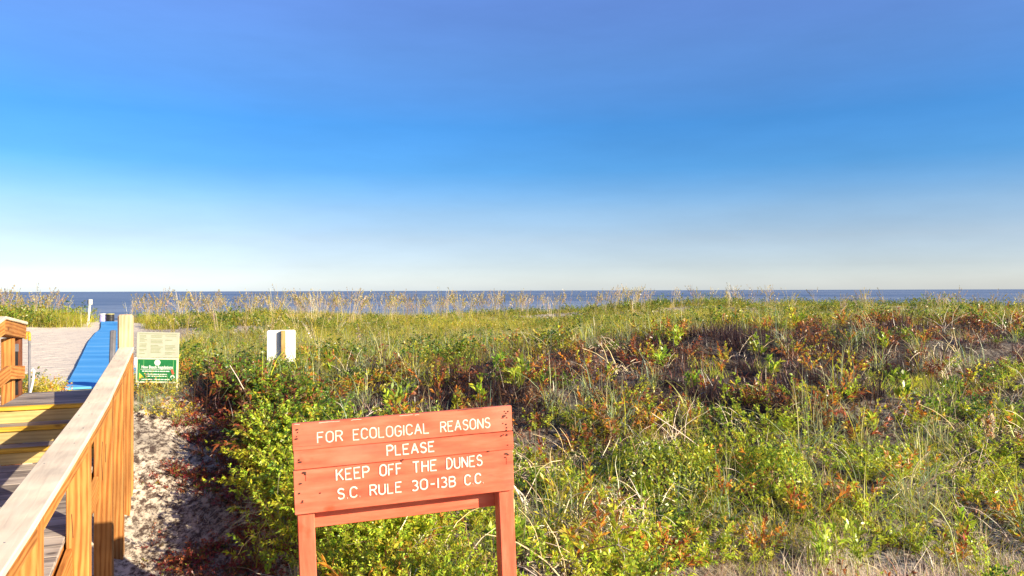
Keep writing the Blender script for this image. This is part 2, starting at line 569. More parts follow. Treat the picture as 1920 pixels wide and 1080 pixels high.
CP = []
for X in (-14, -8, -3, 2, 7, 13): CP.append((X, -6, -.1))
for X in (-9, -5, -1, 3, 7, 12): CP.append((X, 2.5, -.12))
for X in (-.8, 1.5, 4, 7, 10): CP.append((X, 6.3, -.02))
for uu, vv, z in ((5, -.5, -.1), (6.6, -.4, -.06), (7.6, -.5, -.03), (8.15, -.6, .02), (8.8, -.6, .28), (9.3, -.6, .52), (6, -1.4, -.1), (8.8, -1.4, .6), (7.8, -1.4, .2), (9.6, -1.6, 1.12), (7.5, -3.0, .3), (9, -3.2, .95)):
    x_, y_ = bw(uu, vv); CP.append((x_, y_, z))
CP += [(-4.5, 9.4, .90), (-5.0, 10.5, 1.12), (-6.2, 10.3, 1.26), (-9.5, 10, 1.2), (-10.5, 12.5, 1.25), (-7.7, 14, 1.22), (-10.6, 19.5, 1.15),
       (-12.2, 22.5, 1.12), (-16.0, 30, 1.0), (-19.2, 36, .80), (-22.4, 41.5, .95), (-26, 48, .55), (-31.5, 60, .12),
       (-15, 20, 1.2), (-19, 27, 1.1), (-22.5, 33, 1.0)]
CP += [(-2.6, 8.2, .22), (0, 8.3, .25), (3, 8.5, .30), (6, 8.6, .32), (10, 8.8, .4), (14, 9, .5)]
CP += [(-3.6, 10.3, .68), (-1, 10.5, .70), (3, 10.8, .80), (7, 11, .88), (12, 11.5, .95)]
CP += [(-4.4, 12, 1.14), (-1.5, 13.3, 1.28), (.4, 14.5, 1.46), (3.9, 16, 1.74), (8, 17, 1.82), (12.5, 18, 1.86), (18, 19, 1.8)]
CP += [(-5.5, 16, .92), (-2, 18, .95), (1.2, 19, 1.18), (5, 21, 1.32), (11, 23, 1.38), (18, 25, 1.4)]
CP += [(-9, 30, .95), (0, 31, 1.08), (12, 32, 1.30), (26, 34, 1.35), (-13.5, 40, .92), (2, 41, .95), (16, 42, 1.22), (32, 44, 1.25)]
CP += [(-16.5, 49, .98), (-8, 50, .80), (0, 50, .95), (9, 51, 1.45), (18, 50, 1.62), (28, 52, 1.46), (40, 52, 1.66), (54, 54, 1.6)]
CP += [(-26.6, 40, 1.18), (-32, 44, 1.22), (-40, 46, 1.2), (-29, 33, 1.1)]
CP += [(X, 68, .0) for X in (-60, -36, -12, 12, 40, 70)] + [(X, 90, -1.3) for X in (-90, -30, 30, 90)]
CP += [(X, 130, -3.6) for X in (-130, -40, 40, 130)] + [(X, 200, -6) for X in (-220, 0, 220)]
CP = np.array(CP, dtype=float)


def warp(X, Y):
    s = np.maximum(Y + 8.0, 1.5)
    return np.stack([X / s * 12.0, np.log(s) * 9.0], -1)


_W = warp(CP[:, 0], CP[:, 1])


def _phi(d2): return np.where(d2 > 1e-12, 0.5 * d2 * np.log(np.maximum(d2, 1e-12)), 0.0)


_n = len(CP)
_K = _phi(((_W[:, None] - _W[None]) ** 2).sum(-1)) + np.eye(_n) * 0.02
_A = np.zeros((_n + 3, _n + 3)); _A[:_n, :_n] = _K; _A[:_n, _n] = 1; _A[:_n, _n + 1:] = _W; _A[_n:, :_n] = _A[:_n, _n:].T
_sol = np.linalg.solve(_A, np.concatenate([CP[:, 2], np.zeros(3)]))


def vnoise(X, Y, s, seed):
    """cheap smooth noise -1..1"""
    rg = np.random.default_rng(seed)
    out = np.zeros_like(X)
    for i in range(5):
        a = rg.uniform(0, 6.283); k = s * rg.uniform(.6, 1.7); p = rg.uniform(0, 6.283)
        b2 = rg.uniform(0, 6.283); k2 = s * rg.uniform(.6, 1.7); p2 = rg.uniform(0, 6.283)
        out += np.sin((X * math.cos(a) + Y * math.sin(a)) * k + p) * np.sin((X * math.cos(b2) + Y * math.sin(b2)) * k2 + p2)
    return out / 2.6


MAT_L = [(9.9, -5.97), (10.3, -6.19), (14, -8.17), (19.5, -11.15), (22.5, -12.77), (30, -16.72), (36, -19.85), (38, -20.92), (41.5, -22.85), (43, -23.7)]
_my = np.array([a for a, b_ in MAT_L]); _mx = np.array([b_ for a, b_ in MAT_L])


MATZ_Y = np.array([9.5, 10.3, 14, 19.5, 22.5, 30, 35, 38, 41.5, 44]); MATZ_Z = np.array([1.24, 1.26, 1.22, 1.14, 1.12, 1.0, .84, .84, .93, .90])


def mat_x(Y): return np.interp(Y, _my, _mx) + np.where(Y > 43, -(Y - 43) * .55, 0) + np.where(Y < 9.9, (9.9 - Y) * .53, 0)


def field_left(Y):
    """left edge of the scrub field"""
    return np.where(Y < 12.5, -2.36 - .55 * (Y - 6.9), mat_x(Y) + 1.1 + 1.0 + .06 * (Y - 12.5))


def gz(X, Y):
    X = np.asarray(X, float); Y = np.asarray(Y, float)
    sh = X.shape
    x, y = X.ravel(), Y.ravel()
    z = np.empty(len(x))
    for i in range(0, len(x), 20000):
        q = warp(x[i:i + 20000], y[i:i + 20000])
        d2 = ((q[:, None] - _W[None]) ** 2).sum(-1)
        z[i:i + 20000] = _phi(d2) @ _sol[:_n] + _sol[_n] + q @ _sol[_n + 1:]
    amp = np.clip((y - 12) / 20, 0.15, 1) * np.clip((75 - y) / 20, 0, 1)
    dm = np.abs(x - mat_x(y) - .55)
    amp = amp * np.where(y > 9, np.clip((dm - 1.5) / 4, 0.04, 1), 1)
    z = z + vnoise(x, y, .55, 3) * .13 * amp + vnoise(x, y, 1.9, 4) * .035 * np.clip(amp * 3, 0, 1)
    fld = np.clip((x - field_left(y) - .2) / 1.2, 0, 1) * np.clip((y - 6.2) / 2, 0, 1) * np.clip((24 - y) / 6, 0, 1)
    z = z + fld * (.10 * vnoise(x, y, 1.6, 6) + .05 * vnoise(x, y, 3.4, 8))
    pz = np.interp(y, MATZ_Y, MATZ_Z); wm = np.exp(-(np.maximum(dm - .7, 0) / 1.3) ** 2) * np.clip((y - 9.6) / .8, 0, 1) * np.clip((44 - y) / 2, 0, 1)
    z = z * (1 - wm) + pz * wm
    bk = np.clip((x - field_left(y) + .05) / .8, 0, 1); bk = bk * bk * (3 - 2 * bk)
    z = z + .46 * bk * np.clip((y - 4.4) / 1.0, 0, 1) * np.clip((12.2 - y) / 2.6, 0, 1) * np.clip(1 - (x - field_left(y) - 1.2) / 3.5, 0, 1)
    return np.maximum(z, -7).reshape(sh)


def gz1(x, y): return float(gz(np.array([x]), np.array([y]))[0])


ys = np.concatenate([np.linspace(-8, 5, 14), np.exp(np.linspace(math.log(5.3), math.log(70), 210)), np.linspace(74, 200, 18)])
xs_ = np.linspace(-1, 1, 240)
GX = xs_[None, :] * (np.maximum(ys, 3)[:, None] * 1.12 + 7.5)
GY = np.repeat(ys[:, None], len(xs_), 1)
GZ = gz(GX, GY)
ny, nx = GX.shape
gverts = np.stack([GX, GY, GZ], -1).reshape(-1, 3)
ii = np.arange(ny * nx).reshape(ny, nx)
gf = np.stack([ii[:-1, :-1], ii[:-1, 1:], ii[1:, 1:], ii[1:, :-1]], -1).reshape(-1, 4)
gm = bpy.data.meshes.new('ground')
gm.vertices.add(len(gverts)); gm.loops.add(gf.size); gm.polygons.add(len(gf))
gm.vertices.foreach_set('co', gverts.astype(np.float32).ravel())
gm.loops.foreach_set('vertex_index', gf.astype(np.int32).ravel())
gm.polygons.foreach_set('loop_start', np.arange(0, gf.size, 4, dtype=np.int32))
gm.update(calc_edges=True)
gm.polygons.foreach_set('use_smooth', np.ones(len(gf), dtype=bool))


lit = np.clip((GX - field_left(GY) + 1.9) / .8, 0, 1) * np.clip((60 - GY) / 10, 0, 1)
hum_shade = np.clip((GX - field_left(GY)) / .6, 0, 1) * np.clip((GY - 5.5) / 1.0, 0, 1) * np.clip((24 - GY) / 6, 0, 1) * np.clip(.9 - .35 * vnoise(GX, GY, 1.1, 61), .3, .97) * np.clip((GY - 7.3) / .8, 0, 1)
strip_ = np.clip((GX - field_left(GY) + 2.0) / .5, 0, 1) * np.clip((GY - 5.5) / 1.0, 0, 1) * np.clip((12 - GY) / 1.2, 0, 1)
hum_shade = np.maximum(hum_shade, strip_ * np.clip(.32 - .3 * vnoise(GX, GY, 2.0, 62), .0, .5))  # strip by the railing: mould darkening also paints shade onto the sand
hm_ = gm.attributes.new('humus_shade', 'FLOAT', 'POINT'); hm_.data.foreach_set('value', hum_shade.astype(np.float32).ravel())
la = gm.attributes.new('litter', 'FLOAT', 'POINT'); la.data.foreach_set('value', lit.astype(np.float32).ravel())
tag(put('ground', gm, M['sand']), 'pale dune sand rising from the boardwalk to the beach', 'sand', kind='structure')

# sea: sheet with real swell rows near, reaching the horizon
sy = np.concatenate([np.linspace(95, 400, 90), np.exp(np.linspace(math.log(410), math.log(30000), 40))])
sx = np.linspace(-1, 1, 60)
SX = sx[None] * (sy[:, None] * 1.3); SY = np.repeat(sy[:, None], 60, 1)
SZ = -2.6 + .18 * np.sin(SY * .35 + .8 * np.sin(SX * .02)) * np.clip((400 - SY) / 300, 0, 1)
sv = np.stack([SX, SY, SZ], -1).reshape(-1, 3); si = np.arange(len(sv)).reshape(SX.shape)
sf = np.stack([si[:-1, :-1], si[:-1, 1:], si[1:, 1:], si[1:, :-1]], -1).reshape(-1, 4).tolist()
tag(put('sea', pydata('sea', sv.tolist(), sf, True), M['sea']), 'dark blue sea stretching to the horizon', 'sea', kind='structure')

# ------------------------------------------------------------------ boardwalk
ANG = BW_ANG
z_deck, z1, z2, z_land = 1.20, 1.335, 1.48, 1.63
bwk = empty('boardwalk', B(7.5, -1.4, gz1(*bw(7.5, -1.4))), 'wooden boardwalk with orange railings and yellow edged steps at left', 'boardwalk')
vR, vL = -0.962, -1.80


def deck_board(name, u, v0, v1, z, wdt, mat, th=.036):
    return board(name, B(u, v0, z - th / 2), B(u, v1, z - th / 2), wdt, th, (0, 0, 1), mat, bwk, .003)


pitch = .146
SLP = .16
def dz_(q): return z_deck - SLP * (7.48 - q)
RUP = Vector((-UX * SLP, -UY * SLP, 1)).normalized()
u = 7.475 - .072
while u > 2.2:
    zz = dz_(u) - .018 + random.uniform(-.001, .001)
    board('deck_board', B(u, vL, zz), B(u, vR, zz), .140, .036, RUP, M['deck'], bwk, .003)
    u -= pitch
# landing
nl = 7
for i in range(nl):
    u0 = 7.975 + (9.0 - 7.975) * (i + .5) / nl
    deck_board('deck_board', u0, vL, vR, z_land + random.uniform(-.001, .001), (9.0 - 7.975) / nl - .006, M['deck'])
# steps: riser board, tread board, yellow nosing
for (ur, za, zb, un) in ((7.48, z_deck, z1, 7.72), (7.72, z1, z2, 7.95), (7.95, z2, z_land, None)):
    board('riser', B(ur + .012, vL, (za + zb) / 2 - .02), B(ur + .012, vR, (za + zb) / 2 - .02), .024, zb - za - .042, (0, 0, 1), M['riser'], bwk, .002)
    if un: deck_board('tread', (ur + un) / 2 + .022, vL, vR, zb, un - ur - .048, M['deck'])
    board('nosing', B(ur + .008, vL + .001, zb - .017), B(ur + .008, vR - .001, zb - .017), .062, .038, (0, 0, 1), M['yellow'], bwk, .006)
# stringers and far fascia under the landing
for v in (vL + .03, vR - .03):
    board('stringer', B(2.3, v, dz_(2.3) - .15), B(7.46, v, dz_(7.46) - .15), .04, .18, (0, 0, 1), M['stain'], bwk)
    board('stringer', B(7.99, v, z_land - .14), B(8.97, v, z_land - .14), .04, .20, (0, 0, 1), M['stain'], bwk)
board('fascia', B(9.012, vL, z_land - .14), B(9.012, vR, z_land - .14), .022, .24, (0, 0, 1), M['stain'], bwk)

# right railing ------------------------------------------------------
PW = .14
vp = -.885
CAPU = np.array([2.0, 3.53, 4.54, 6.82, 8.49, 8.98]); CAPZ = np.array([1.49, 1.555, 1.61, 1.785, 2.0, 2.07])


def capz(uu): return float(np.interp(uu, CAPU, CAPZ))


def uw(t, v=-.815): return (t - v * VY) / VX     # u of a point on plane v at view distance t


posts_u = [2.55] + [uw(t) + PW / 2 for t in (3.74, 5.25, 6.45, 7.23, 7.83)]
for pu in posts_u:
    x, y = bw(pu, vp)
    post('post', x, y, gz1(x, y) - .25, capz(pu) - .041, PW, ANG, M['stain'], bwk)
ut = uw(8.06) + PW / 2 + .02
x, y = bw(ut, vp)
post('post', x, y, gz1(x, y) - .3, capz(8.8) - .05, .14, ANG, M['stain'], bwk)
tall = post('post', x, y, capz(8.8) - .048, 2.42, .145, ANG, M['pale'], bwk, .018)
tall['label'] = 'tall pale weathered end post of the right railing'


def strip(name, us, vr, vl, zs, th, mat):
    """sloped cap with given edges"""
    vs, fs = [], []
    for k, uu in enumerate(us):
        a, b_ = vr[k], vl[k]
        c = .006
        prof = [(a, -th + c), (a, -c), (a - c, 0), (b_ + c, 0), (b_, -c), (b_, -th + c), (b_ + c, -th), (a - c, -th)]
        vs += [B(uu, v_, zs[k] + dz) for v_, dz in prof]
    for k in range(len(us) - 1):
        o, q = k * 8, k * 8 + 8
        for j in range(8): fs.append((o + j, o + (j + 1) % 8, q + (j + 1) % 8, q + j))
    fs.append(tuple(range(7, -1, -1))); fs.append(tuple((len(us) - 1) * 8 + j for j in range(8)))
    cen = B(us[0], (vr[0] + vl[0]) / 2, zs[0])
    rotm = frame(cen, Vector((UX, UY, 0)), Vector((-UY, UX, 0)), Vector((0, 0, 1)))
    inv = rotm.inverted()
    return put(name, pydata(name, [inv @ v for v in vs], fs), mat, bwk, rotm)


uend = ut - PW / 2 - .006
def capv(uu): return float(np.interp(uu, [2, 4.5, uend], [-.985, -.98, -.945]))
def capr(uu): return float(np.interp(uu, [2, 6, uend], [-.78, -.78, -.80]))
for us in ([2.0, 3.0, 4.0, 5.0, 6.0, 6.8], [6.804, 7.3, 7.8, 8.3, uend]):
    strip('rail_cap', us, [capr(a) for a in us], [capv(a) for a in us], [capz(a) for a in us], .040, M['cap'])
# fascia rail boards and lower rails between the posts
allp = posts_u + [ut]
for a, b_ in zip(allp[:-1], allp[1:]):
    a2, b2 = a + PW / 2 + .002, b_ - PW / 2 - .002
    if b2 - a2 < .05: continue
    za, zb = capz(a2) - .041 - .07, capz(b2) - .041 - .07
    board('rail_board', B(a2, -.836, za), B(b2, -.836, zb), .038, .135, (0, 0, 1), M['stain'], bwk)
    ml = lambda q: .89 + .156 * (q - 5.99) - .095
    if a < 8: board('lower_rail', B(a2, -.934, ml(a2)), B(b2, -.934, ml(b2)), .038, .19, (0, 0, 1), M['stain'], bwk)

for cu_, cz0, cz1, off in ((posts_u[3], 1.05, 1.38, .0), (posts_u[3], 1.2, 1.36, .028), (posts_u[2], .95, 1.12, -.03)):
    ln = [B(cu_ - PW / 2 - .0008, vp + off + .006 * math.sin(9 * q_), q_) for q_ in np.linspace(cz0, cz1, 8)]
    put('crack', curve_mesh('crack', [ln], .0018, 1), M['nail'], bwk)
for q_ in np.arange(2.6, 8.8, .42):
    for vv in (-.84, -.92):
        put('nail', lathe('nail', [(.005, 0), (.005, .0025), (.002, .003)], 8), M['metal'], bwk, Matrix.Translation(B(q_ + random.uniform(-.03, .03), vv + random.uniform(-.01, .01), capz(q_) - .001)))

# left railing -------------------------------------------------------
vl = -1.88
LTU = np.array([2.2, 6.4, 8.2, 9.06]); LTZ = np.array([1.95, 2.15, 2.42, 2.335])
def lz(q): return float(np.interp(q, LTU, LTZ))
lp = [8.99, 8.68, 8.12, 7.1, 5.9, 4.7, 3.5]
for k, pu in enumerate(lp):
    x, y = bw(pu, vl)
    o = post('post', x, y, gz1(x, y) - .2, lz(pu) - (.162 if k else .13), .10, ANG, M['stain'] if k else M['darkwood'], bwk)
for a, b_ in ((2.2, 6.4), (6.404, 8.198), (8.202, 9.06)):
    board('top_rail', B(a, vl + .01, lz(a) - .08), B(b_, vl + .01, lz(b_) - .08), .14, .14, (0, 0, 1), M['stain'], bwk, .008)
    board('rail_cap', B(a, vl + .01, lz(a) + .008), B(b_, vl + .01, lz(b_) + .008), .17, .03, (0, 0, 1), M['cap'], bwk, .006)
for a, b_ in ((2.2, 5.6), (5.604, 8.35), (8.354, 8.93)):
    zz = lambda q: lz(q) - .50
    board('lower_rail', B(a, vl + .075, zz(a)), B(b_, vl + .075, zz(b_)), .038, .13, (0, 0, 1), M['stain'], bwk)

# handrails at the far end of the landing -----------------------------
def pipe(name, pts, r, mat, label, cat, parent=None):
    o = put(name, curve_mesh(name, [pts], r, 3), mat, parent)
    if label: tag(o, label, cat)
    return o


hr = empty('handrail', P(54, 740, 8.6), 'dark metal handrail with yellow bent top beside the left rail end', 'handrail')
p0 = P(54.5, 640, 8.6); g0 = gz1(p0.x, p0.y)
pipe('pole', [P(55.2, 636, 8.6), P(55, 690, 8.6), Vector((P(55, 690, 8.6).x, 8.6, g0 - .1))], .013, M['metal'], None, None, hr)
pipe('bend', [P(48, 632, 8.35), P(48.5, 624, 8.4), P(50, 621, 8.5), P(53.5, 620.5, 8.6), P(55, 624, 8.6), P(55.2, 636, 8.6)], .016, M['yellow'], None, None, hr)
hb = empty('strap', P(37, 640, 7.9), 'black strap with grey buckle hanging on the left end post', 'strap')
pu = 8.99; q = B(pu - .052, vl, 0)
board('strap_band', B(pu - .055, vl + .01, 1.62), B(pu - .055, vl + .01, 2.06), .045, .006, Vector((UX, UY, 0)), M['black'], hb, .001)
board('buckle', B(pu - .058, vl + .01, 2.06), B(pu - .058, vl + .01, 2.14), .055, .012, Vector((UX, UY, 0)), M['metal'], hb, .003)
p0 = P(60, 740, 8.5)
pipe('white_pipe', [P(59.5, 692, 8.5), P(62, 689.5, 8.5), P(63.5, 693, 8.5), P(62.5, 706, 8.5), P(60, 720, 8.5), P(56.5, 734, 8.5), Vector((P(56, 745, 8.5).x, 8.5, gz1(P(56, 745, 8.5).x, 8.5) - .05))], .013, M['white'],
     'short white bent pipe standing just beyond the landing', 'pipe')
gp = empty('handrail', P(210, 740, 8.75), 'grey flat handrail post standing over the blue mat', 'handrail')
q = P(210, 690, 8.75); gq = gz1(q.x, q.y)
a = P(208, 690, 8.75); b_ = P(212, 617, 8.75)
board('upright', Vector((a.x - .02, a.y, gq - .1)), b_, .052, .09, Vector((.3, -1, 0)), M['metal'], gp, .01)
board('bracket', P(203, 690, 8.7), P(207, 684, 8.7), .05, .03, (0, 0, 1), M['white'], gp, .004)

# ------------------------------------------------------------------ blue mat
my = np.concatenate([np.linspace(10.65, 14, 60), np.linspace(14.1, 30, 120), np.linspace(30.2, 43, 70)])
rows = []
for k, Y in enumerate(my):
    xl = float(mat_x(np.array([Y]))[0])
    for j in range(5):
        rows.append((xl + .87 * j / 4, Y + .46 * j / 4, 0))
rows = np.array(rows)
bse = gz(rows[:, 0], rows[:, 1]).reshape(-1, 5); kk_ = np.ones(15) / 15
base = np.stack([np.convolve(np.pad(bse[:, j], 7, mode='edge'), kk_, 'valid') for j in range(5)], -1); base = (.35 * base + .65 * base.mean(1, keepdims=True)).ravel()
wr = .004 * vnoise(rows[:, 0] * .35, rows[:, 1] * 1.0, 1.6, 21) + .002 * vnoise(rows[:, 0] * .3, rows[:, 1], 7.0, 22)
jj = np.tile(np.arange(5), len(my))
rows[:, 2] = base + .045 + wr
top = rows.tolist(); bot = [(x, y, z - .03) for x, y, z in top]
n5 = len(top); fs = []
for k in range(len(my) - 1):
    for j in range(4):
        a = k * 5 + j
        fs.append((a, a + 1, a + 6, a + 5)); fs.append((n5 + a, n5 + a + 5, n5 + a + 6, n5 + a + 1))
    for j, fl in ((0, 0), (4, 1)):
        a = k * 5 + j; f = (a, a + 5, n5 + a + 5, n5 + a); fs.append(f if not fl else f[::-1])
fs.append((0, n5, n5 + 4, 4)); e = (len(my) - 1) * 5; fs.append((e, e + 4, n5 + e + 4, n5 + e))
tag(put('beach_mat', pydata('beach_mat', top + bot, fs), M['blue']), 'long rolled out blue beach access mat running towards the sea', 'mat')

# ------------------------------------------------------------------ beach things
for px, mat, lab, lid in ((193.5, M['purple'], 'pale lilac barrel at the far end of the blue mat', M['white']), (206.5, M['black'], 'black barrel at the far end of the blue mat', M['drumyel'])):
    c = P(px, 600, 58); gzz = gz1(c.x, c.y)
    e = empty('barrel', (c.x, c.y, gzz), lab, 'barrel', 'barrels on the beach')
    h = P(px, 585.5, 58).z - gzz
    T = Matrix.Translation((c.x, c.y, gzz - .03))
    put('barrel_body', lathe('barrel_body', [(.27, 0), (.29, .04), (.29, h * .3), (.305, h * .33), (.29, h * .36), (.29, h * .63), (.305, h * .66), (.29, h * .69), (.29, h - .05)]), mat, e, T)
    put('lid', lathe('lid', [(.30, h - .048), (.31, h - .02), (.30, h + .01), (.1, h + .03)]), lid, e, T)
c = P(167, 592, 40); gzz = gz1(c.x, c.y)
e = empty('notice_post', (c.x, c.y, gzz), 'white leaning notice post before the sea beside the left dune', 'sign')
a = Vector((P(164.5, 592, 40).x, 40, gzz - .2)); b_ = P(169, 562, 40)
board('pole', a, b_, .085, .085, (0, -1, 0), M['white'], e, .01)
board('notice_panel', P(169.7, 569, 39.93), P(170.0, 559, 39.93), .18, .03, (0, -1, 0), M['white'], e, .004)
board('notice_panel', P(165.6, 567.5, 39.95), P(165.9, 560, 39.95), .10, .05, (-.6, -1, 0), M['metal'], e, .004)

# ------------------------------------------------------------------ white sign seen from behind
def rounded_plate(name, w_, h_, th, r):
    pts = []
    for cx, cz, a0 in ((w_ / 2 - r, h_ / 2 - r, 0), (-w_ / 2 + r, h_ / 2 - r, 90), (-w_ / 2 + r, -h_ / 2 + r, 180), (w_ / 2 - r, -h_ / 2 + r, 270)):
        for k in range(5): a = rad(a0 + k * 22.5); pts.append((cx + r * math.cos(a), cz + r * math.sin(a)))
    n = len(pts)
    vs = [(x, -th / 2, z) for x, z in pts] + [(x, th / 2, z) for x, z in pts]
    fs = [tuple(range(n)), tuple(range(2 * n - 1, n - 1, -1))] + [(k, n + k, n + (k + 1) % n, (k + 1) % n) for k in range(n)]
    return pydata(name, vs, fs)


tw = 13.6
c = P(527.5, 645, tw); gzz = gz1(c.x, c.y)
e = empty('warning_sign', (c.x, c.y, gzz), 'white blank rounded sign back on tan post behind the scrub', 'sign')
wp, hp = 51 * tw / F, 60 * tw / F
RZ = Matrix.Rotation(rad(20), 4, 'Z')
put('sign_panel', rounded_plate('sign_panel', wp, hp, .006, .028), M['white'], e, Matrix.Translation(P(527.5, 617.5 + 30, tw)) @ RZ)
pp = P(527.5, 640, tw) + Vector((.045, -.045, 0))
post('post', pp.x, pp.y, gzz - .3, P(0, 618.5, tw).z, .078, rad(20), M['tan_post'], e)

# ------------------------------------------------------------------ green regulations sign
tg = 10.4
ctr = P(295.5, 669, tg); gzz = gz1(ctr.x, ctr.y)
e = empty('regulations_sign', (ctr.x, ctr.y, gzz), 'green beach regulations sign below a faded pale panel beside the railing', 'sign')
k = tg / F
Rg = Matrix.Translation(ctr) @ Matrix.Rotation(rad(6), 4, 'Z') @ Matrix.Rotation(rad(1.6), 4, 'Y')
# panel local axes: x right, z up, front is -y ; 1 px = k metres


def plate(name, x0, x1, y0, y1, dy, th, mat, parent, bev=.002):
    """photo-pixel rectangle on the sign, relative to its centre (295.5, 669)"""
    me = box_mesh(name, (x1 - x0) * k, th, (y1 - y0) * k, bev)
    if me.materials and me.materials[0] != mat: me = me.copy(); me.materials.clear()
    return put(name, me, mat, parent, Rg @ Matrix.Translation((((x0 + x1) / 2 - 295.5) * k, dy, -((y0 + y1) / 2 - 669) * k)))


plate('upper_panel', 257.5, 333.5, 621, 668.2, 0, .010, M['signpale'], e)
lower = plate('lower_panel', 257.5, 333.5, 668.8, 716, -.004, .012, M['signframe'], e)
plate('print_field', 261, 330, 672, 712.5, -.012, .003, M['signgreen'], lower)
rr = random.Random(3)
upl = []
for cx0, cx1 in ((263, 277), (283, 305), (309, 329)):
    y = 627
    while y < 662:
        if rr.random() < .72:
            upl.append((cx0, cx0 + (cx1 - cx0) * rr.uniform(.55, 1), y, y + 1.2))
        y += 2.6
upl += [(262, 330, 623.5, 624.6)]


def multi_plate(name, rects, dy, th, mat, parent):
    bm = bmesh.new()
    for x0, x1, y0, y1 in rects:
        r_ = bmesh.ops.create_cube(bm, size=1.0)
        for v in r_['verts']:
            v.co = Vector((v.co.x * (x1 - x0) * k + ((x0 + x1) / 2 - 295.5) * k, v.co.y * th + dy, v.co.z * (y1 - y0) * k - ((y0 + y1) / 2 - 669) * k))
    me = bpy.data.meshes.new(name); bm.to_mesh(me); bm.free()
    return put(name, me, mat, parent, Rg)


multi_plate('faded_print', upl, -.0062, .002, M['faint'], e)
txt = text_mesh('lettering', 'New Beach Regulations', 7.4 * k * 1.0, .001, bold=.0012)
wx = max(v.co.x for v in txt.vertices) - min(v.co.x for v in txt.vertices)
Tt = Rg @ Matrix.Translation(((295.8 - 295.5) * k, -.0148, -(686.5 - 669) * k)) @ Matrix.Rotation(rad(90), 4, 'X') @ Matrix.Diagonal((56 * k / wx, 1.05, 1, 1))
put('lettering', txt, M['printwhite'], lower, Tt)
words = []
for x0, x1, y0, h in ((269, 318, 694, 1.7), (276, 313, 699.6, 1.5), (275, 313, 703.3, 1.5), (268, 318, 709.3, 1.7)):
    x = x0
    while x < x1:
        wd = rr.uniform(2.5, 6.5); words.append((x, min(x + wd, x1), y0 - h / 2, y0 + h / 2)); x += wd + 1.0
words.append((266, 323, 690.3, 690.9))
multi_plate('fine_print', words, -.0145, .002, M['printwhite'], lower)
multi_plate('printed_pole', [(263, 264, 680, 711), (271, 271.8, 673, 684), (324.2, 325.2, 673, 700)], -.0142, .0014, M['printlime'], lower)


def disc(name, cx, cy, r0, r1, dy, mat, parent, n=24, a0=0, a1=360):
    vs, fs = [], []
    for q_ in range(n + 1):
        a = rad(a0 + (a1 - a0) * q_ / n)
        for r_ in (r0, r1):
            for d in (dy, dy + .0015):
                vs.append(((cx + r_ * math.cos(a) - 295.5) * k, d, -((cy - r_ * math.sin(a)) - 669) * k))
    for q_ in range(n):
        o = q_ * 4; p_ = o + 4
        fs += [(o, o + 2, p_ + 2, p_), (o + 1, p_ + 1, p_ + 3, o + 3), (o + 2, o + 3, p_ + 3, p_ + 2), (o, p_, p_ + 1, o + 1)]
    return put(name, pydata(name, vs, fs), mat, parent, Rg)


disc('emblem', 296, 677.8, 2.6, 5.4, -.0160, M['printwhite'], lower)
disc('emblem', 296, 677.8, 0.0, 1.5, -.0160, M['printwhite'], lower)
disc('emblem_ring', 296, 677.8, 1.5, 2.6, -.0155, M['printgrey'], lower)


def poly_plate(name, pts, dy, mat, parent):
    n = len(pts)
    vs = [((x - 295.5) * k, dy, -(y - 669) * k) for x, y in pts] + [((x - 295.5) * k, dy + .0015, -(y - 669) * k) for x, y in pts]
    fs = [tuple(range(n - 1, -1, -1)), tuple(range(n, 2 * n))] + [(q_, (q_ + 1) % n, n + (q_ + 1) % n, n + q_) for q_ in range(n)]
    return put(name, pydata(name, vs, fs), mat, parent, Rg)


poly_plate('printed_flag', [(264.4, 697.5), (272, 705.5), (264.4, 707)], -.0165, M['printyel'], lower)
poly_plate('printed_flag', [(264.6, 707.2), (267.5, 706.8), (264.6, 710)], -.0165, M['printred'], lower)
poly_plate('printed_shape', [(320.3, 691), (323.5, 689.5), (327, 698.5), (323.2, 699.8)], -.0165, M['printred'], lower)
disc('printed_heron', 323.8, 705, 2.2, 3.9, -.0165, M['printwhite'], lower, 14, -20, 190)
multi_plate('printed_heron', [(325.6, 326.6, 706, 712), (321.6, 323.2, 707, 710)], -.0145, .002, M['printgrey'], lower)
for px in (259.5, 329):
    p_ = Rg @ Vector(((px - 295.5) * k, .016, 0))
    post('leg', p_.x, p_.y, gz1(p_.x, p_.y) - .25, ctr.z + .10, .02, 0, M['signframe'], e, .002)
pm = Rg @ Vector((-5.2 * 0 - 40.5 * k, -.012, -10 * k))
put('loose_paper', pydata('loose_paper', [(0, 0, 10 * k), (4.5 * k, .004, 10.5 * k), (4.0 * k, 0, -10 * k), (-3 * k, .01, -9 * k), (-.5 * k, -.008, 0)], [(0, 4, 3, 2, 1)]), M['paper'], e, Matrix.Translation(pm))

# ------------------------------------------------------------------ red dune sign
TL, TR, BL = P(545, 793, 4.75), P(957, 760, 5.15), P(552.5, 965, 4.75)
xa = (TR - TL); BWD = xa.length; xa.normalize()
za = (TL - BL); BHT = za.length
ya = za.normalized().cross(xa).normalized()            # points away from the camera
za = xa.cross(ya).normalized()
SM = frame(BL, xa, ya, za)                              # local x right, y back, z up from the bottom-left board corner


def S(x, y, z): return SM @ Vector((x, y, z))


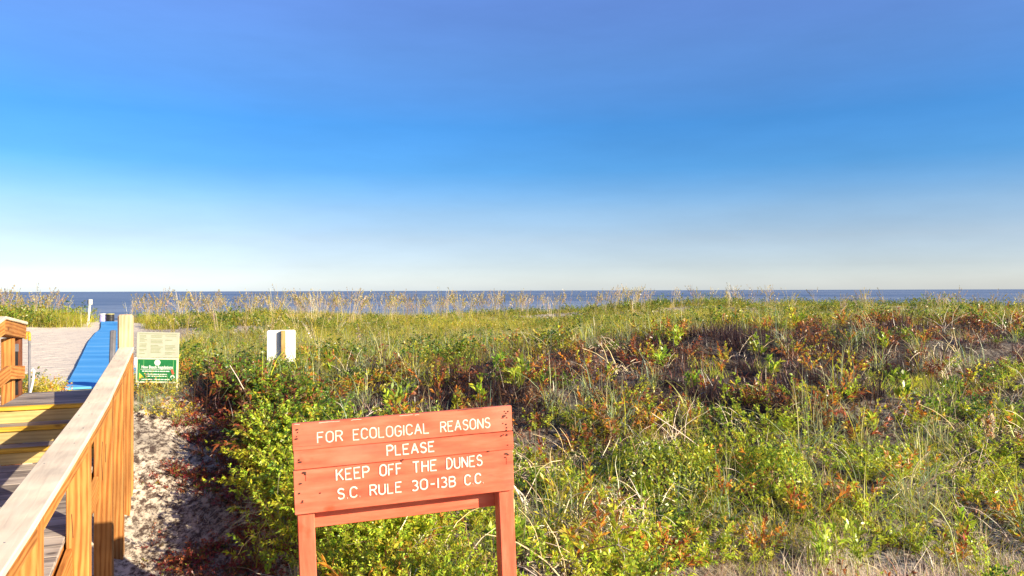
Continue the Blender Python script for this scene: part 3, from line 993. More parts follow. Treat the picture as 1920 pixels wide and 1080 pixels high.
base = S(BWD / 2, .1, 0); gsg = gz1(base.x, base.y)
sg = empty('dune_sign', (base.x, base.y, gsg), 'weathered red wooden sign with white lettering asking to keep off the dunes', 'sign')
FT = .04
planks = ((0, .485), (.485, .70), (.70, 1.0))
plank_objs = []
for i, (f0, f1) in enumerate(planks):
    zc = (f0 + f1) / 2 * BHT; hh = (f1 - f0) * BHT - .003
    dx = (-.002, .004, 0)[i]
    me = box_mesh('plank', BWD, FT + (.001 * i), hh, .0035)
    o = put('plank', me, M['red'], sg, SM @ Matrix.Translation((BWD / 2 + dx, FT / 2 - .0015 * i, zc)) @ Matrix.Rotation(rad((0, .12, -.1)[i]), 4, 'Y'))
    plank_objs.append(o)
# nails and knots near both ends
nl_spots = [(.022, .93), (.024, .90), (.020, .855), (.018, .83), (.026, .60), (.03, .575), (.045, .455), (.05, .437), (.028, .34), (.022, .235), (.035, .15), (.032, .132), (.11, .215),
            (.965, .94), (.982, .935), (.972, .915), (.955, .865), (.975, .862), (.962, .885), (.955, .80), (.97, .785), (.972, .745), (.97, .715), (.955, .665), (.972, .66), (.945, .655), (.975, .54), (.965, .44), (.975, .425), (.96, .40), (.88, .49)]
for x, f in nl_spots:
    pi = 0 if f < .485 else 1 if f < .70 else 2
    r_ = random.uniform(.0035, .0065)
    put('nail', lathe('nail', [(r_, 0), (r_, .004), (r_ * .6, .005)], 8), M['nail'], plank_objs[pi],
        SM @ Matrix.Translation((x * BWD, -.001 - .003 * (pi > 0), f * BHT)) @ Matrix.Rotation(rad(90), 4, 'X') @ Matrix.Diagonal((random.choice((1, 1, 2.2)), 1, 1, 1)))
# split along the top edge and the joint crack
for pts in ([(.74, .992), (.80, .996), (.86, .994)], [(.0, .748), (.06, .742), (.12, .737)]):
    put('crack', curve_mesh('crack', [[(x * BWD, -.0015, f * BHT) for x, f in pts]], .003, 1), M['nail'], plank_objs[2], SM)
for x0, x1, f in ((.115, .205, .984), (.255, .30, .985), (.47, .53, .987), (.54, .56, .984), (.012, .035, .988)):
    n_ = 6; xs2 = np.linspace(x0, x1, n_)
    put('paint_scrape', curve_mesh('paint_scrape', [[(x * BWD, -.0042, f * BHT + random.uniform(-.002, .002)) for x in xs2]], .0016, 1), M['letter'], plank_objs[2], SM)
for x, f, ln_ in ((.024, .575, .05), (.05, .43, .04), (.955, .655, .045), (.97, .785, .03), (.965, .40, .05)):
    put('rust_run', curve_mesh('rust_run', [[(x * BWD, .0, f * BHT), (x * BWD + .001, .0002, f * BHT - ln_ * .5), (x * BWD, .0006, f * BHT - ln_)]], .0022, 1), M['rustrun'], plank_objs[0 if f < .485 else 1 if f < .7 else 2], SM)
# hook by the word OFF
hk = [(.478 * BWD + .008 * math.cos(a), -.006, .475 * BHT + .012 * math.sin(a)) for a in np.linspace(rad(20), rad(230), 10)]
put('hook', curve_mesh('hook', [hk], .0022, 2), M['nail'], sg, SM)

# stroke lettering --------------------------------------------------
def arc(cx, cy, rx, ry, a0, a1, n=9): return [(cx + rx * math.cos(rad(a)), cy + ry * math.sin(rad(a))) for a in np.linspace(a0, a1, n)]


O_ = arc(.3, .7, .3, .3, 0, 180) + arc(.3, .3, .3, .3, 180, 360)
O_ = O_ + [O_[0]]
G = {
    'F': (.52, [[(0, 0), (0, 1), (.52, 1)], [(0, .54), (.42, .54)]]),
    'O': (.6, [O_]), '0': (.6, [O_]),
    'R': (.56, [[(0, 0), (0, 1), (.3, 1)] + arc(.3, .76, .25, .24, 90, -90) + [(0, .52)], [(.3, .52), (.58, 0)]]),
    'E': (.52, [[(.54, 1), (0, 1), (0, 0), (.54, 0)], [(0, .54), (.42, .54)]]),
    'C': (.58, [arc(.3, .7, .29, .3, 15, 180) + arc(.3, .3, .29, .3, 180, 345)]),
    'L': (.5, [[(0, 1), (0, 0), (.5, 0)]]),
    'G': (.6, [arc(.3, .7, .29, .3, 20, 180) + arc(.3, .3, .29, .3, 180, 360) + [(.59, .46), (.34, .46)]]),
    'I': (.02, [[(0, 0), (0, 1)]]), '1': (.02, [[(0, 0), (0, 1)]]),
    'A': (.64, [[(0, 0), (.32, 1)], [(.32, 1), (.64, 0)], [(.12, .36), (.52, .36)]]),
    'S': (.54, [arc(.27, .76, .25, .24, 20, 270) + arc(.27, .26, .26, .26, 90, -160)]),
    'N': (.58, [[(0, 0), (0, 1)], [(.01, .99), (.57, .01)], [(.58, 0), (.58, 1)]]),
    'P': (.54, [[(0, 0), (0, 1), (.3, 1)] + arc(.3, .74, .24, .26, 90, -90) + [(0, .48)]]),
    'K': (.56, [[(0, 0), (0, 1)], [(.54, 1), (.04, .46)], [(.2, .62), (.58, 0)]]),
    'T': (.58, [[(0, 1), (.58, 1)], [(.29, 1), (.29, 0)]]),
    'H': (.56, [[(0, 0), (0, 1)], [(.56, 0), (.56, 1)], [(0, .52), (.56, .52)]]),
    'D': (.56, [[(0, 0), (0, 1), (.2, 1)] + arc(.2, .5, .36, .5, 90, -90, 12) + [(0, 0)]]),
    'U': (.56, [[(0, 1)] + arc(.28, .28, .28, .28, 180, 360) + [(.56, 1)]]),
    'B': (.54, [[(0, 0), (0, 1), (.28, 1)] + arc(.28, .77, .22, .23, 90, -90) + [(0, .54)], [(.28, .54)] + arc(.28, .27, .26, .27, 90, -90) + [(0, 0)]]),
    '3': (.52, [arc(.24, .76, .25, .24, 140, -90) + arc(.24, .26, .27, .26, 90, -140)]),
    '-': (.5, [[(.06, .46), (.44, .46)]]),
    '.': (.04, [[(0, .01), (.04, .01)]]),
}
fx = lambda zx: (zx - 95) / 1316 * BWD
LINES = [
    ([('FOR', 236, 376), ('ECOLOGICAL', 440, 886), ('REASONS', 960, 1268)], .122, .236),
    ([('PLEASE', 632, 914)], .338, .450),
    ([('KEEP', 334, 521), ('OFF', 586, 714), ('THE', 782, 924), ('DUNES', 988, 1208)], .548, .668),
    ([('S.C.', 338, 466), ('RULE', 524, 708), ('30-13B', 772, 1036), ('C.C.', 1096, 1212)], .760, .872)]
lr = random.Random(5)
for wordsl, f0, f1 in LINES:
    z0 = (1 - f1) * BHT; ht = (f1 - f0) * BHT
    for wd, a, b_ in wordsl:
        lines = []
        xa0, xb0 = fx(a), fx(b_)
        tot = sum(G[c][0] for c in wd) + .24 * (len(wd) - 1)
        sx_ = (xb0 - xa0) / tot
        x = xa0
        for c in wd:
            wdt, sts = G[c]
            jz = lr.uniform(-.0015, .0015); jr = lr.uniform(-.02, .02)
            for st in sts:
                lines.append([(x + px * sx_ + (py - .5) * jr * ht, z0 + py * ht + jz, 0) for px, py in st])
            x += (wdt + .24) * sx_
        me = curve_mesh('lettering', lines, .0058, 2)
        put('lettering', me, M['letter'], sg, SM @ Matrix.Translation((0, -.0028, 0)) @ Matrix.Rotation(rad(90), 4, 'X') @ Matrix.Diagonal((1, 1, .3, 1)))
# posts and rear crossbar
for xx in (.066, BWD - .052):
    top_ = S(xx, FT + .056, BHT - .02); botv = S(xx, FT + .056, -(S(xx, 0, 0).z - gsg) - .45)
    me = box_mesh('post', (top_ - botv).length, .108, .122, .006)
    put('post', me, M['red'], sg, frame((top_ + botv) / 2, (top_ - botv).normalized(), xa, (top_ - botv).normalized().cross(xa)))
me = box_mesh('crossbar', BWD - .06, .038, .19, .004)
put('crossbar', me, M['red'], sg, SM @ Matrix.Translation((BWD / 2, FT + .112 + .02, -.042)))

# ------------------------------------------------------------------ vegetation generators
# every plant is an array of quads (n,4,3) with a colour per quad (n,3)
C_ = lambda *a: np.array(a, float)
YG, GR, DG, LIME = C_(.50, .50, .035), C_(.26, .38, .030), C_(.08, .16, .022), C_(.46, .58, .05)
STRAW, GREYG, BLUEG, OLIVE = C_(.62, .50, .24), C_(.40, .44, .20), C_(.25, .34, .22), C_(.28, .26, .04)
RUST, ORANGE, BROWN, DKBR = C_(.44, .13, .04), C_(.66, .26, .035), C_(.32, .17, .09), C_(.12, .055, .035)
PINK, TWIG, MAROON, GOLD = C_(.95, .66, .53), C_(.74, .60, .44), C_(.34, .055, .05), C_(.58, .44, .05)


def pick(rg, pal, n):
    cs = np.array([p[0] for p in pal]); ws = np.array([p[1] for p in pal], float); ws /= ws.sum()
    return cs[rg.choice(len(pal), n, p=ws)]


def jit(rg, c, a=.18):
    c = c * (1 + rg.normal(0, a, (len(c), 1))) * (1 + rg.normal(0, a * .35, c.shape))
    return np.clip(c, .004, .85)


def path(az, th0, kap, L, s, base):
    kap = np.where(np.abs(kap) < 1e-3, 1e-3, kap)
    th = th0 + kap * s
    r = L * (np.cos(th0) - np.cos(th)) / kap
    z = L * (np.sin(th) - np.sin(th0)) / kap
    p = np.stack([base[..., 0] + r * np.cos(az), base[..., 1] + r * np.sin(az), base[..., 2] + z], -1)
    tan = np.stack([np.sin(th) * np.cos(az), np.sin(th) * np.sin(az), np.cos(th)], -1)
    return p, tan


def blades(rg, n, L, wdt, th0, kap, rad_, pal, seg=3, ja=.15, taper=1.0):
    """n grass blades: L, th0, kap are (lo, hi)"""
    az = rg.uniform(0, 2 * np.pi, n)
    Lb = rg.uniform(*L, n); t0 = rg.uniform(*th0, n); kp = rg.uniform(*kap, n) * np.where(rg.random(n) < .12, -.5, 1)
    rb = rad_ * np.sqrt(rg.random(n)); ab = rg.uniform(0, 2 * np.pi, n)
    base = np.stack([rb * np.cos(ab), rb * np.sin(ab), np.full(n, -.03)], -1)
    s = np.linspace(0, 1, seg + 1)
    pts, tans = path(az[:, None], t0[:, None], kp[:, None], Lb[:, None], s[None], base[:, None, :])
    tw = az + np.pi / 2 + rg.normal(0, .5, n)
    side = np.stack([np.cos(tw), np.sin(tw), np.zeros(n)], -1)
    wv = wdt * rg.uniform(.6, 1.3, n)[:, None] * (1 - .9 * s[None] ** (1.5 * taper))
    A = pts - side[:, None] * wv[..., None] / 2; Bq = pts + side[:, None] * wv[..., None] / 2
    Q = np.stack([A[:, :-1], Bq[:, :-1], Bq[:, 1:], A[:, 1:]], 2).reshape(-1, 4, 3)
    c = jit(rg, pick(rg, pal, n), ja)
    return Q, np.repeat(c, seg, 0)


def leafy(rg, nst, per, L, ll, lw, th0, kap, rad_, pal, s0=.2, asc=.5, mixc=.25, stem=True, fold=.25, stemcol=None):
    az = rg.uniform(0, 2 * np.pi, nst); Lb = rg.uniform(*L, nst); t0 = rg.uniform(*th0, nst); kp = rg.uniform(*kap, nst)
    rb = rad_ * np.sqrt(rg.random(nst)); ab = rg.uniform(0, 2 * np.pi, nst)
    base = np.stack([rb * np.cos(ab), rb * np.sin(ab), np.full(nst, -.03)], -1)
    s = np.sort(s0 + (1 - s0) * rg.random((nst, per)) ** .8, 1)
    p, tn = path(az[:, None], t0[:, None], kp[:, None], Lb[:, None], s, base[:, None, :])
    n = nst * per
    p = p.reshape(n, 3); tn = tn.reshape(n, 3)
    rnd = rg.normal(0, 1, (n, 3)); out = rnd - (rnd * tn).sum(1, keepdims=True) * tn
    out /= np.linalg.norm(out, axis=1, keepdims=True) + 1e-9
    d = out * (1 - asc) + tn * asc + rg.normal(0, .12, (n, 3)); d /= np.linalg.norm(d, axis=1, keepdims=True)
    nm = np.cross(d, rg.normal(0, 1, (n, 3)) * .5 + np.cross(d, tn)); nm /= np.linalg.norm(nm, axis=1, keepdims=True) + 1e-9
    sd = np.cross(d, nm)
    l = rg.uniform(*ll, n)[:, None] * (1 - .35 * s.reshape(n, 1) ** 3); w2 = rg.uniform(*lw, n)[:, None] / 2
    drp = np.zeros((n, 3)); drp[:, 2] = -.18 * l[:, 0]
    m1 = p + d * l * .45 + nm * w2 * fold
    Q = np.stack([p, m1 + sd * w2, p + d * l + drp, m1 - sd * w2], 1)
    cs = np.repeat(pick(rg, pal, nst), per, 0); cl = pick(rg, pal, n)
    sel = rg.random(n) < mixc
    c = jit(rg, np.where(sel[:, None], cl, cs))
    if stem:
        ss = np.linspace(0, 1, 4)
        pts, _ = path(az[:, None], t0[:, None], kp[:, None], Lb[:, None], ss[None], base[:, None, :])
        for ang in (0, np.pi / 2):
            side = np.stack([np.cos(az + ang), np.sin(az + ang), np.zeros(nst)], -1)[:, None] * (.0032 * (1 - .6 * ss))[None, :, None]
            A, B2 = pts - side, pts + side
            Q = np.concatenate([Q, np.stack([A[:, :-1], B2[:, :-1], B2[:, 1:], A[:, 1:]], 2).reshape(-1, 4, 3)])
            c = np.concatenate([c, np.repeat(jit(rg, np.tile(BROWN if stemcol is None else stemcol, (nst, 1))), 3, 0)])
    return Q, c


def tubes(rg, n, L, r, th0, kap, rad_, pal, seg=5, twist=1.2):
    """bare twigs: three-sided tubes with a wandering path"""
    Qs, Cs = [], []
    for i in range(n):
        az = rg.uniform(0, 6.283); th = rg.uniform(*th0); l = rg.uniform(*L) / seg
        rb = rad_ * math.sqrt(rg.random()); ab = rg.uniform(0, 6.283)
        p = np.array([rb * math.cos(ab), rb * math.sin(ab), -.02]); pts = [p]
        kp = rg.uniform(*kap) / seg
        for s in range(seg):
            d = np.array([math.sin(th) * math.cos(az), math.sin(th) * math.sin(az), math.cos(th)])
            p = p + d * l; pts.append(p); th += kp + rg.normal(0, .12); az += rg.normal(0, twist / seg)
        pts = np.array(pts); rr_ = r * rg.uniform(.6, 1.3) * np.linspace(1, .35, seg + 1)
        ring = []
        for a in (0, 2.094, 4.189):
            ring.append(pts + np.stack([np.cos(a) * rr_, np.sin(a) * rr_, rr_ * .6 * np.cos(a + 1)], -1))
        ring = np.array(ring)
        for a in range(3):
            b2 = (a + 1) % 3
            Qs.append(np.stack([ring[a, :-1], ring[b2, :-1], ring[b2, 1:], ring[a, 1:]], 1)); Cs.append(jit(rg, np.repeat(pick(rg, pal, 1), seg, 0), .1))
    return np.concatenate(Qs), np.concatenate(Cs)


def cat(*qs): return np.concatenate([q[0] for q in qs]), np.concatenate([q[1] for q in qs])


def rgn(k): return np.random.default_rng(1000 + k)


PRO = {}
PRO['green_shrub'] = [leafy(rgn(i), 12, 34, (.22, .44), (.034, .062), (.011, .019), (.1, .9), (.2, 1.0), .15, [(YG * 1.08, 5), (GR, 2.4), (LIME * 1.08, 4.5), (GOLD, .7)]) for i in range(5)]
PRO['dark_shrub'] = [leafy(rgn(10 + i), 12, 28, (.28, .48), (.04, .07), (.015, .025), (.1, .9), (.2, 1.0), .14, [(GR, 4), (DG, 4), (YG, 1), (OLIVE, 1)]) for i in range(4)]
PRO['orange_shrub'] = [leafy(rgn(20 + i), 8, 20, (.25, .48), (.06, .11), (.015, .026), (.05, .7), (.1, .9), .11, [(ORANGE, 3), (GOLD, 2), (YG, 3), (RUST, 1.5), (OLIVE, 1)], asc=.62) for i in range(5)]
PRO['rust_shrub'] = [leafy(rgn(30 + i), 9, 20, (.25, .50), (.06, .11), (.013, .024), (.05, .8), (.1, 1.2), .12, [(RUST * .75, 3), (BROWN * .7, 3), (DKBR, 3), (ORANGE * .9, .8), (OLIVE * .8, 1)], asc=.5) for i in range(5)]
PRO['grass_tuft'] = [cat(blades(rgn(40 + i), 54, (.30, .72), .010, (.05, .6), (.9, 2.5), .10, [(GREYG, 5), (BLUEG, 2.5), (STRAW, 1.6), (YG, 1.2)], 5),
                         blades(rgn(60 + i), 14, (.2, .5), .008, (.3, 1.0), (.8, 2.2), .1, [(STRAW, 3), (TWIG, 2)], 4)) for i in range(5)]
PRO['broadleaf_plant'] = [leafy(rgn(70 + i), 4, 15, (.26, .42), (.11, .18), (.028, .044), (.02, .4), (.05, .4), .05, [(LIME, 4), (GR, 2), (YG, 2)], s0=.15, asc=.62, fold=.3) for i in range(4)]
PRO['dead_twigs'] = [tubes(rgn(80 + i), 20, (.3, .75), .0055, (.2, 1.3), (.6, 2.6), .18, [(TWIG * 1.15, 4), (STRAW, 2), (BROWN, 1.5)], 6, 1.8) for i in range(4)]
PRO['pink_grass'] = [blades(rgn(90 + i), 46, (.10, .34), .0065, (.02, 1.1), (-.2, 1.6), .22, [(PINK, 6), (STRAW * 1.1, 1.6), (TWIG * 1.15, 2.0), (YG, .4)], 3) for i in range(4)]
PRO['red_plant'] = [leafy(rgn(100 + i), 8, 16, (.09, .24), (.022, .045), (.008, .014), (.7, 1.35), (.0, .4), .05, [(MAROON, 4), (RUST, 1.6), (DKBR, 2), (OLIVE, 1), (DG, .7)], asc=.4) for i in range(5)]
PRO['curly_shrub'] = [blades(rgn(150 + i), 70, (.10, .30), .013, (.1, 1.2), (1.0, 3.6), .17, [(BROWN * 1.2, 3), (PINK * .7, 2), (RUST, 1.6), (DKBR, 2), (TWIG, 1.5)], 4) for i in range(4)]
PRO['low_grass'] = [blades(rgn(180 + i), 90, (.14, .42), .0075, (.05, .9), (.3, 1.9), .24, [(YG * 1.1, 5), (LIME * 1.1, 3.5), (STRAW, 2.2), (GREYG, 1.4), (GOLD, 1), (PINK * .9, .6)], 3) for i in range(5)]
PUR = C_(.05, .032, .034)
PRO['dark_twigs'] = [blades(rgn(170 + i), 80, (.16, .46), .011, (.05, 1.1), (-.3, 1.8), .20, [(PUR, 5), (DKBR, 3), (PUR * 1.8, 2), (BROWN * .6, 1)], 3) for i in range(4)]
PRO['dry_litter'] = [cat(blades(rgn(110 + i), 26, (.14, .4), .006, (.9, 1.5), (-.2, .5), .22, [(STRAW, 3), (TWIG, 3), (BROWN, 2), (PINK, .8)], 3),
                         tubes(rgn(115 + i), 5, (.2, .45), .0035, (1.0, 1.5), (-.2, .4), .2, [(TWIG, 3), (BROWN, 2)], 4)) for i in range(4)]
# far plants: broader blades, fewer of them
PRO['far_grass'] = [blades(rgn(120 + i), 56, (.28, .66), .012, (.05, .8), (.3, 1.4), .36, [(YG * .85, 6), (GOLD * .9, 3.0), (OLIVE, 1.6), (STRAW * .9, 1.2), (GR, .8)], 2) for i in range(5)]
PRO['far_shrub'] = [leafy(rgn(130 + i), 16, 16, (.35, .75), (.07, .11), (.028, .045), (.1, 1.0), (.1, .8), .3, [(YG * .8, 1.4), (GR * .8, 2.5), (OLIVE, 3.5), (GOLD * .8, 1), (DG, 3)], s0=.12, stem=False) for i in range(4)]
PRO['far_gold'] = [leafy(rgn(140 + i), 14, 14, (.35, .7), (.06, .1), (.022, .036), (.05, .8), (.1, .6), .28, [(GOLD, 4), (YG, 3), (ORANGE, .9), (STRAW, 1.5)], s0=.15, stem=False) for i in range(4)]


def sea_oats(rg, n):
    Q, c = [], []
    for i in range(n):
        L = rg.uniform(.95, 1.75); az = rg.normal(2.9, .9); b0 = np.array([rg.uniform(-.15, .15), rg.uniform(-.15, .15), -.03])
        t0 = rg.uniform(.0, .14); kp = rg.uniform(.05, .45)
        s = np.linspace(0, 1, 5)
        pts, tn = path(az, t0, kp, L, s, b0[None])
        side = np.array([1., 0, 0])
        wv = np.linspace(.0062, .0036, 5)[:, None] * side
        Q.append(np.stack([pts[:-1] - wv[:-1], pts[:-1] + wv[:-1], pts[1:] + wv[1:], pts[1:] - wv[1:]], 1))
        cc = jit(rg, pick(rg, [(STRAW * .95, 4), (TWIG * .8, 2), (GOLD * .8, 1.5), (PINK * .7, 1)], 1), .12)
        c.append(np.repeat(cc, 4, 0))
        # drooping seed head
        m = 20
        ss = rg.uniform(.72, 1.04, m); hp, ht = path(az, t0, kp + .25, L, ss, b0[None])
        d = np.stack([np.cos(az) * np.ones(m), np.sin(az) * np.ones(m), -np.ones(m) * rg.uniform(.2, 1.2, m)], -1) + rg.normal(0, .35, (m, 3))
        d /= np.linalg.norm(d, axis=1, keepdims=True); sd = np.cross(d, rg.normal(0, 1, (m, 3))); sd /= np.linalg.norm(sd, axis=1, keepdims=True)
        l = rg.uniform(.05, .11, m)[:, None]
        Q.append(np.stack([hp, hp + d * l * .5 + sd * .017, hp + d * l, hp + d * l * .5 - sd * .017], 1)); c.append(jit(rg, np.tile(cc * .85, (m, 1)), .15))
    g = blades(rg, 16, (.4, .8), .016, (.1, .6), (.4, 1.4), .2, [(STRAW, 2), (GOLD, 2), (YG, 2), (OLIVE, 2)], 2)
    return np.concatenate(Q + [g[0]]), np.concatenate(c + [g[1]])


PRO['sea_oats'] = [sea_oats(rgn(160 + i), 7) for i in range(6)]

# ------------------------------------------------------------------ placement
def proj(X, Y, Z): return 960 + F * X / Y, 544.5 + F * (EYE - Z) / Y


def scatter(y0, y1, x0f, x1f, dens, rg):
    """jittered points; density per m2 may fall with distance through dens(Y)"""
    out = []
    Y = y0
    while Y < y1:
        d = dens(Y); st = 1 / math.sqrt(d)
        xa, xb = x0f(Y), x1f(Y)
        n = max(1, int((xb - xa) / st))
        X = xa + (np.arange(n) + rg.random(n)) * (xb - xa) / n
        out.append(np.stack([X, Y + rg.random(n) * st], -1)); Y += st
    return np.concatenate(out)


place = {k: [] for k in PRO}        # kind -> list of arrays (x, y, z, scale, rz, bright)


def add(kind, X, Y, sc_, br=None, dz=0.0):
    X = np.atleast_1d(X); Y = np.atleast_1d(Y)
    if len(X) == 0: return
    n = len(X)
    br = np.ones(n) if br is None else br
    place[kind].append(np.stack([X, Y, gz(X, Y) + dz, np.broadcast_to(sc_, n), R.uniform(0, 6.283, n), br], -1))


ramp_ = lambda x, a, b_: np.clip((x - a) / (b_ - a), 0, 1)
# ---- near field
xl = lambda Y: float(field_left(np.array([Y]))[0]) - .25
pts = scatter(5.6, 21.5, xl, lambda Y: Y * .82 + 2.0, lambda Y: 15 - .35 * (Y - 5.6), R)
X, Y = pts[:, 0], pts[:, 1]
Z = gz(X, Y)
px, py = proj(X, Y, Z + .15)
cr_y = np.interp(X, [-5, -1.5, .4, 3.9, 8, 12.5, 18], [12.2, 13.4, 14.6, 16.2, 17.2, 18.2, 19.2])   # where the near scrub ends
near = Y < cr_y + R.normal(0, .5, len(X))
n1 = vnoise(X, Y, 1.3, 31); n2 = vnoise(X, Y, 2.6, 32); n3 = vnoise(X, Y, .8, 33)
# image-band weights expressed through distance: back of the mound is brown, front is green
back = ramp_(Y + .6 * n1, cr_y - np.interp(X, [-4, 0, 4], [3.6, 4.6, 6.0]), cr_y - np.interp(X, [-4, 0, 4], [2.4, 3.2, 4.3]))
sand_patch = (px > 1290) & (px < 1520) & (py > 1035)
keepout = (X < field_left(Y) + .15 * vnoise(X, Y, 3.0, 39)) | sand_patch | ~near
gapn = ((back > .5) & (vnoise(X, Y, 4.6, 37) + .35 * R.normal(0, 1, len(X)) > .72)) | (R.random(len(X)) < .10)
leftedge = ramp_(-(X - field_left(Y)), -1.1, -.3)
u_ = R.random(len(X))
w_dt = 3.2 * back + .03
w_lg = 1.25 * (1 - .85 * back) * (1 - .6 * leftedge)
w_green = 1.5 * (1 - .95 * back) + 2.2 * leftedge * (1 - back * .9) + .5 * np.clip(n1, 0, 1)
w_dark = .22 + .30 * back + 1.0 * leftedge * back
w_or = .34 + .30 * back + .5 * np.clip(n3, 0, 1)
w_rust = .05 + 1.5 * back * (1 + .5 * n2) + .22 * np.clip(-n3, 0, 1)
w_cu = .16 + 1.1 * back + .3 * np.clip(-n3, 0, 1) * (1 - leftedge)
w_gr = .22 + .65 * back * np.clip(.6 + n3, 0, 2) + .30 * np.clip(n2, 0, 1)
w_br = .09 + .34 * back
w_tw = .46 - .1 * back + .4 * np.clip(-n1, 0, 1) * (1 - leftedge)
w_li = .50 + .3 * back
pk = ramp_(py, 985, 1040) * ramp_(px, 1430, 1560)
w_pk = 2.2 * pk
Wt = np.stack([w_green, w_dark, w_or, w_rust, w_gr, w_br, w_tw, w_li, w_pk, w_cu, w_dt, w_lg], -1)
for i_ in range(Wt.shape[1]): Wt[:, i_] *= np.exp(1.1 * vnoise(X, Y, 1.25, 70 + i_))
Wt = np.clip(Wt, 0.01, None); Wt /= Wt.sum(1, keepdims=True)
kind_i = (u_[:, None] > np.cumsum(Wt, 1)).sum(1)
names = ['green_shrub', 'dark_shrub', 'orange_shrub', 'rust_shrub', 'grass_tuft', 'broadleaf_plant', 'dead_twigs', 'dry_litter', 'pink_grass', 'curly_shrub', 'dark_twigs', 'low_grass']
# the sign keeps a little clearing, and the sand path by the rail stays open
clr = (np.abs(X + .7) < .95) & (Y < 5.7)
ok = ~keepout & ~gapn & ~clr
for i, nm in enumerate(names):
    s_ = ok & (kind_i == i)
    scl = R.uniform(.75, 1.25, s_.sum()) * (1.15 if nm in ('grass_tuft',) else 1.0) * (1 + .45 * leftedge[s_] * (Y[s_] > 6.6) * np.where(nm in ('green_shrub', 'dark_shrub', 'orange_shrub'), 1, 0) + .25 * np.clip(n1[s_], -.6, 1))
    add(nm, X[s_], Y[s_], scl, R.uniform(.8, 1.15, s_.sum()))
# a fuller, taller row of green shrubs along the path side of the scrub
ee = R.uniform(5.0, 9.3, 230); eo = R.uniform(.40, 1.3, 230)
add('green_shrub', field_left(ee[:170]) + eo[:170], ee[:170], R.uniform(1.0, 1.5, 170) * np.where(ee[:170] < 6.6, .7, 1))
add('green_shrub', field_left(ee[170:]) + eo[170:] + .3, ee[170:], R.uniform(1.0, 1.5, 60) * np.where(ee[170:] < 6.6, .7, 1))
ed = R.uniform(8.6, 11.4, 70); eq = R.uniform(.5, 1.6, 70)
add('dark_shrub', field_left(ed) + eq, ed, R.uniform(1.0, 1.5, 70))
add('rust_shrub', field_left(ed[::2]) + eq[::2] - .3, ed[::2] + .2, R.uniform(1.0, 1.4, 35))
# the pale straw strewn bare patch at the lower edge and the pink grass beside it
for _ in range(220):
    bx_ = R.uniform(1440, 1990)
    pp = P(bx_, 1050, R.uniform(5.6, 6.55 + .5 * R.random() ** 2 + .0006 * (bx_ - 1440))); add('pink_grass', pp.x, pp.y, R.uniform(.7, 1.25))
for _ in range(50):
    pp = P(R.uniform(1290, 1540), 1070, R.uniform(6.4, 7.2)); add('dry_litter', pp.x, pp.y, R.uniform(.6, 1.0))
for _ in range(16):
    pp = P(R.uniform(480, 585), 690, R.uniform(11.9, 12.9)); add('dark_shrub', pp.x, pp.y, R.uniform(1.0, 1.3))
# extra litter in the gaps
s_ = (gapn & ~keepout) & (R.random(len(X)) < .5)
add('dry_litter', X[s_], Y[s_], R.uniform(.6, 1.0, s_.sum()))
s_ = (gapn & ~keepout) & (R.random(len(X)) < .35)
add('curly_shrub', X[s_], Y[s_], R.uniform(.5, .9, s_.sum()), R.uniform(.4, .8, s_.sum()))

# ---- red creepers on the shaded sand beside the railing
for _ in range(620):
    yy = R.uniform(6.3, 11.6); t_ = R.random()
    xr = B(0, 0).x + (-.62 - (yy) * -VY * 0)
    xrail = (-.62 - VY * yy) / VX                      # x on the line v = -0.62
    xf = float(field_left(np.array([yy]))[0])
    xx = xrail + (xf - xrail + .5) * (t_ ** .75)
    q_ = vnoise(np.array([xx]), np.array([yy]), 2.2, 55)[0]
    if q_ > -.45 + .6 * (1 - t_): add('red_plant', xx, yy, R.uniform(.7, 1.35))
    elif R.random() < .12 * t_: add('grass_tuft', xx, yy, R.uniform(.25, .45))
    elif R.random() < .22: add('dry_litter', xx, yy, R.uniform(.35, .6))

# ---- far dunes
def far_left(Y): return -Y * .80 - 3
pts = scatter(11.5, 57, far_left, lambda Y: Y * .80 + 3, lambda Y: 6.5 if Y < 20 else max(2.6, 6.5 - .12 * (Y - 20)), R)
X, Y = pts[:, 0], pts[:, 1]
cr_y = np.interp(X, [-5, -1.5, .4, 3.9, 8, 12.5, 18], [12.2, 13.4, 14.6, 16.2, 17.2, 18.2, 19.2])
mxl = mat_x(Y)
right_ok = (X > mxl + 1.1 + .35 + np.interp(Y, [10, 13, 17, 24, 32, 36, 60], [.3, .2, .6, 1.6, 2.6, 1.0, .6]) + .4 * vnoise(X, Y, 1.2, 41)) & (Y > cr_y - .6) & (X > field_left(Y) - 4)
left_dune = (X < mxl - np.interp(Y, [10, 30, 33, 36, 38, 50, 60], [9, 8.5, 5.0, 2.2, 1.1, .8, 1.5]) + .5 * vnoise(X, Y, 1.0, 42)) & (Y > 33)
left_side = (X < mxl - 3.6) & (Y < 15) & (X < -9.6)
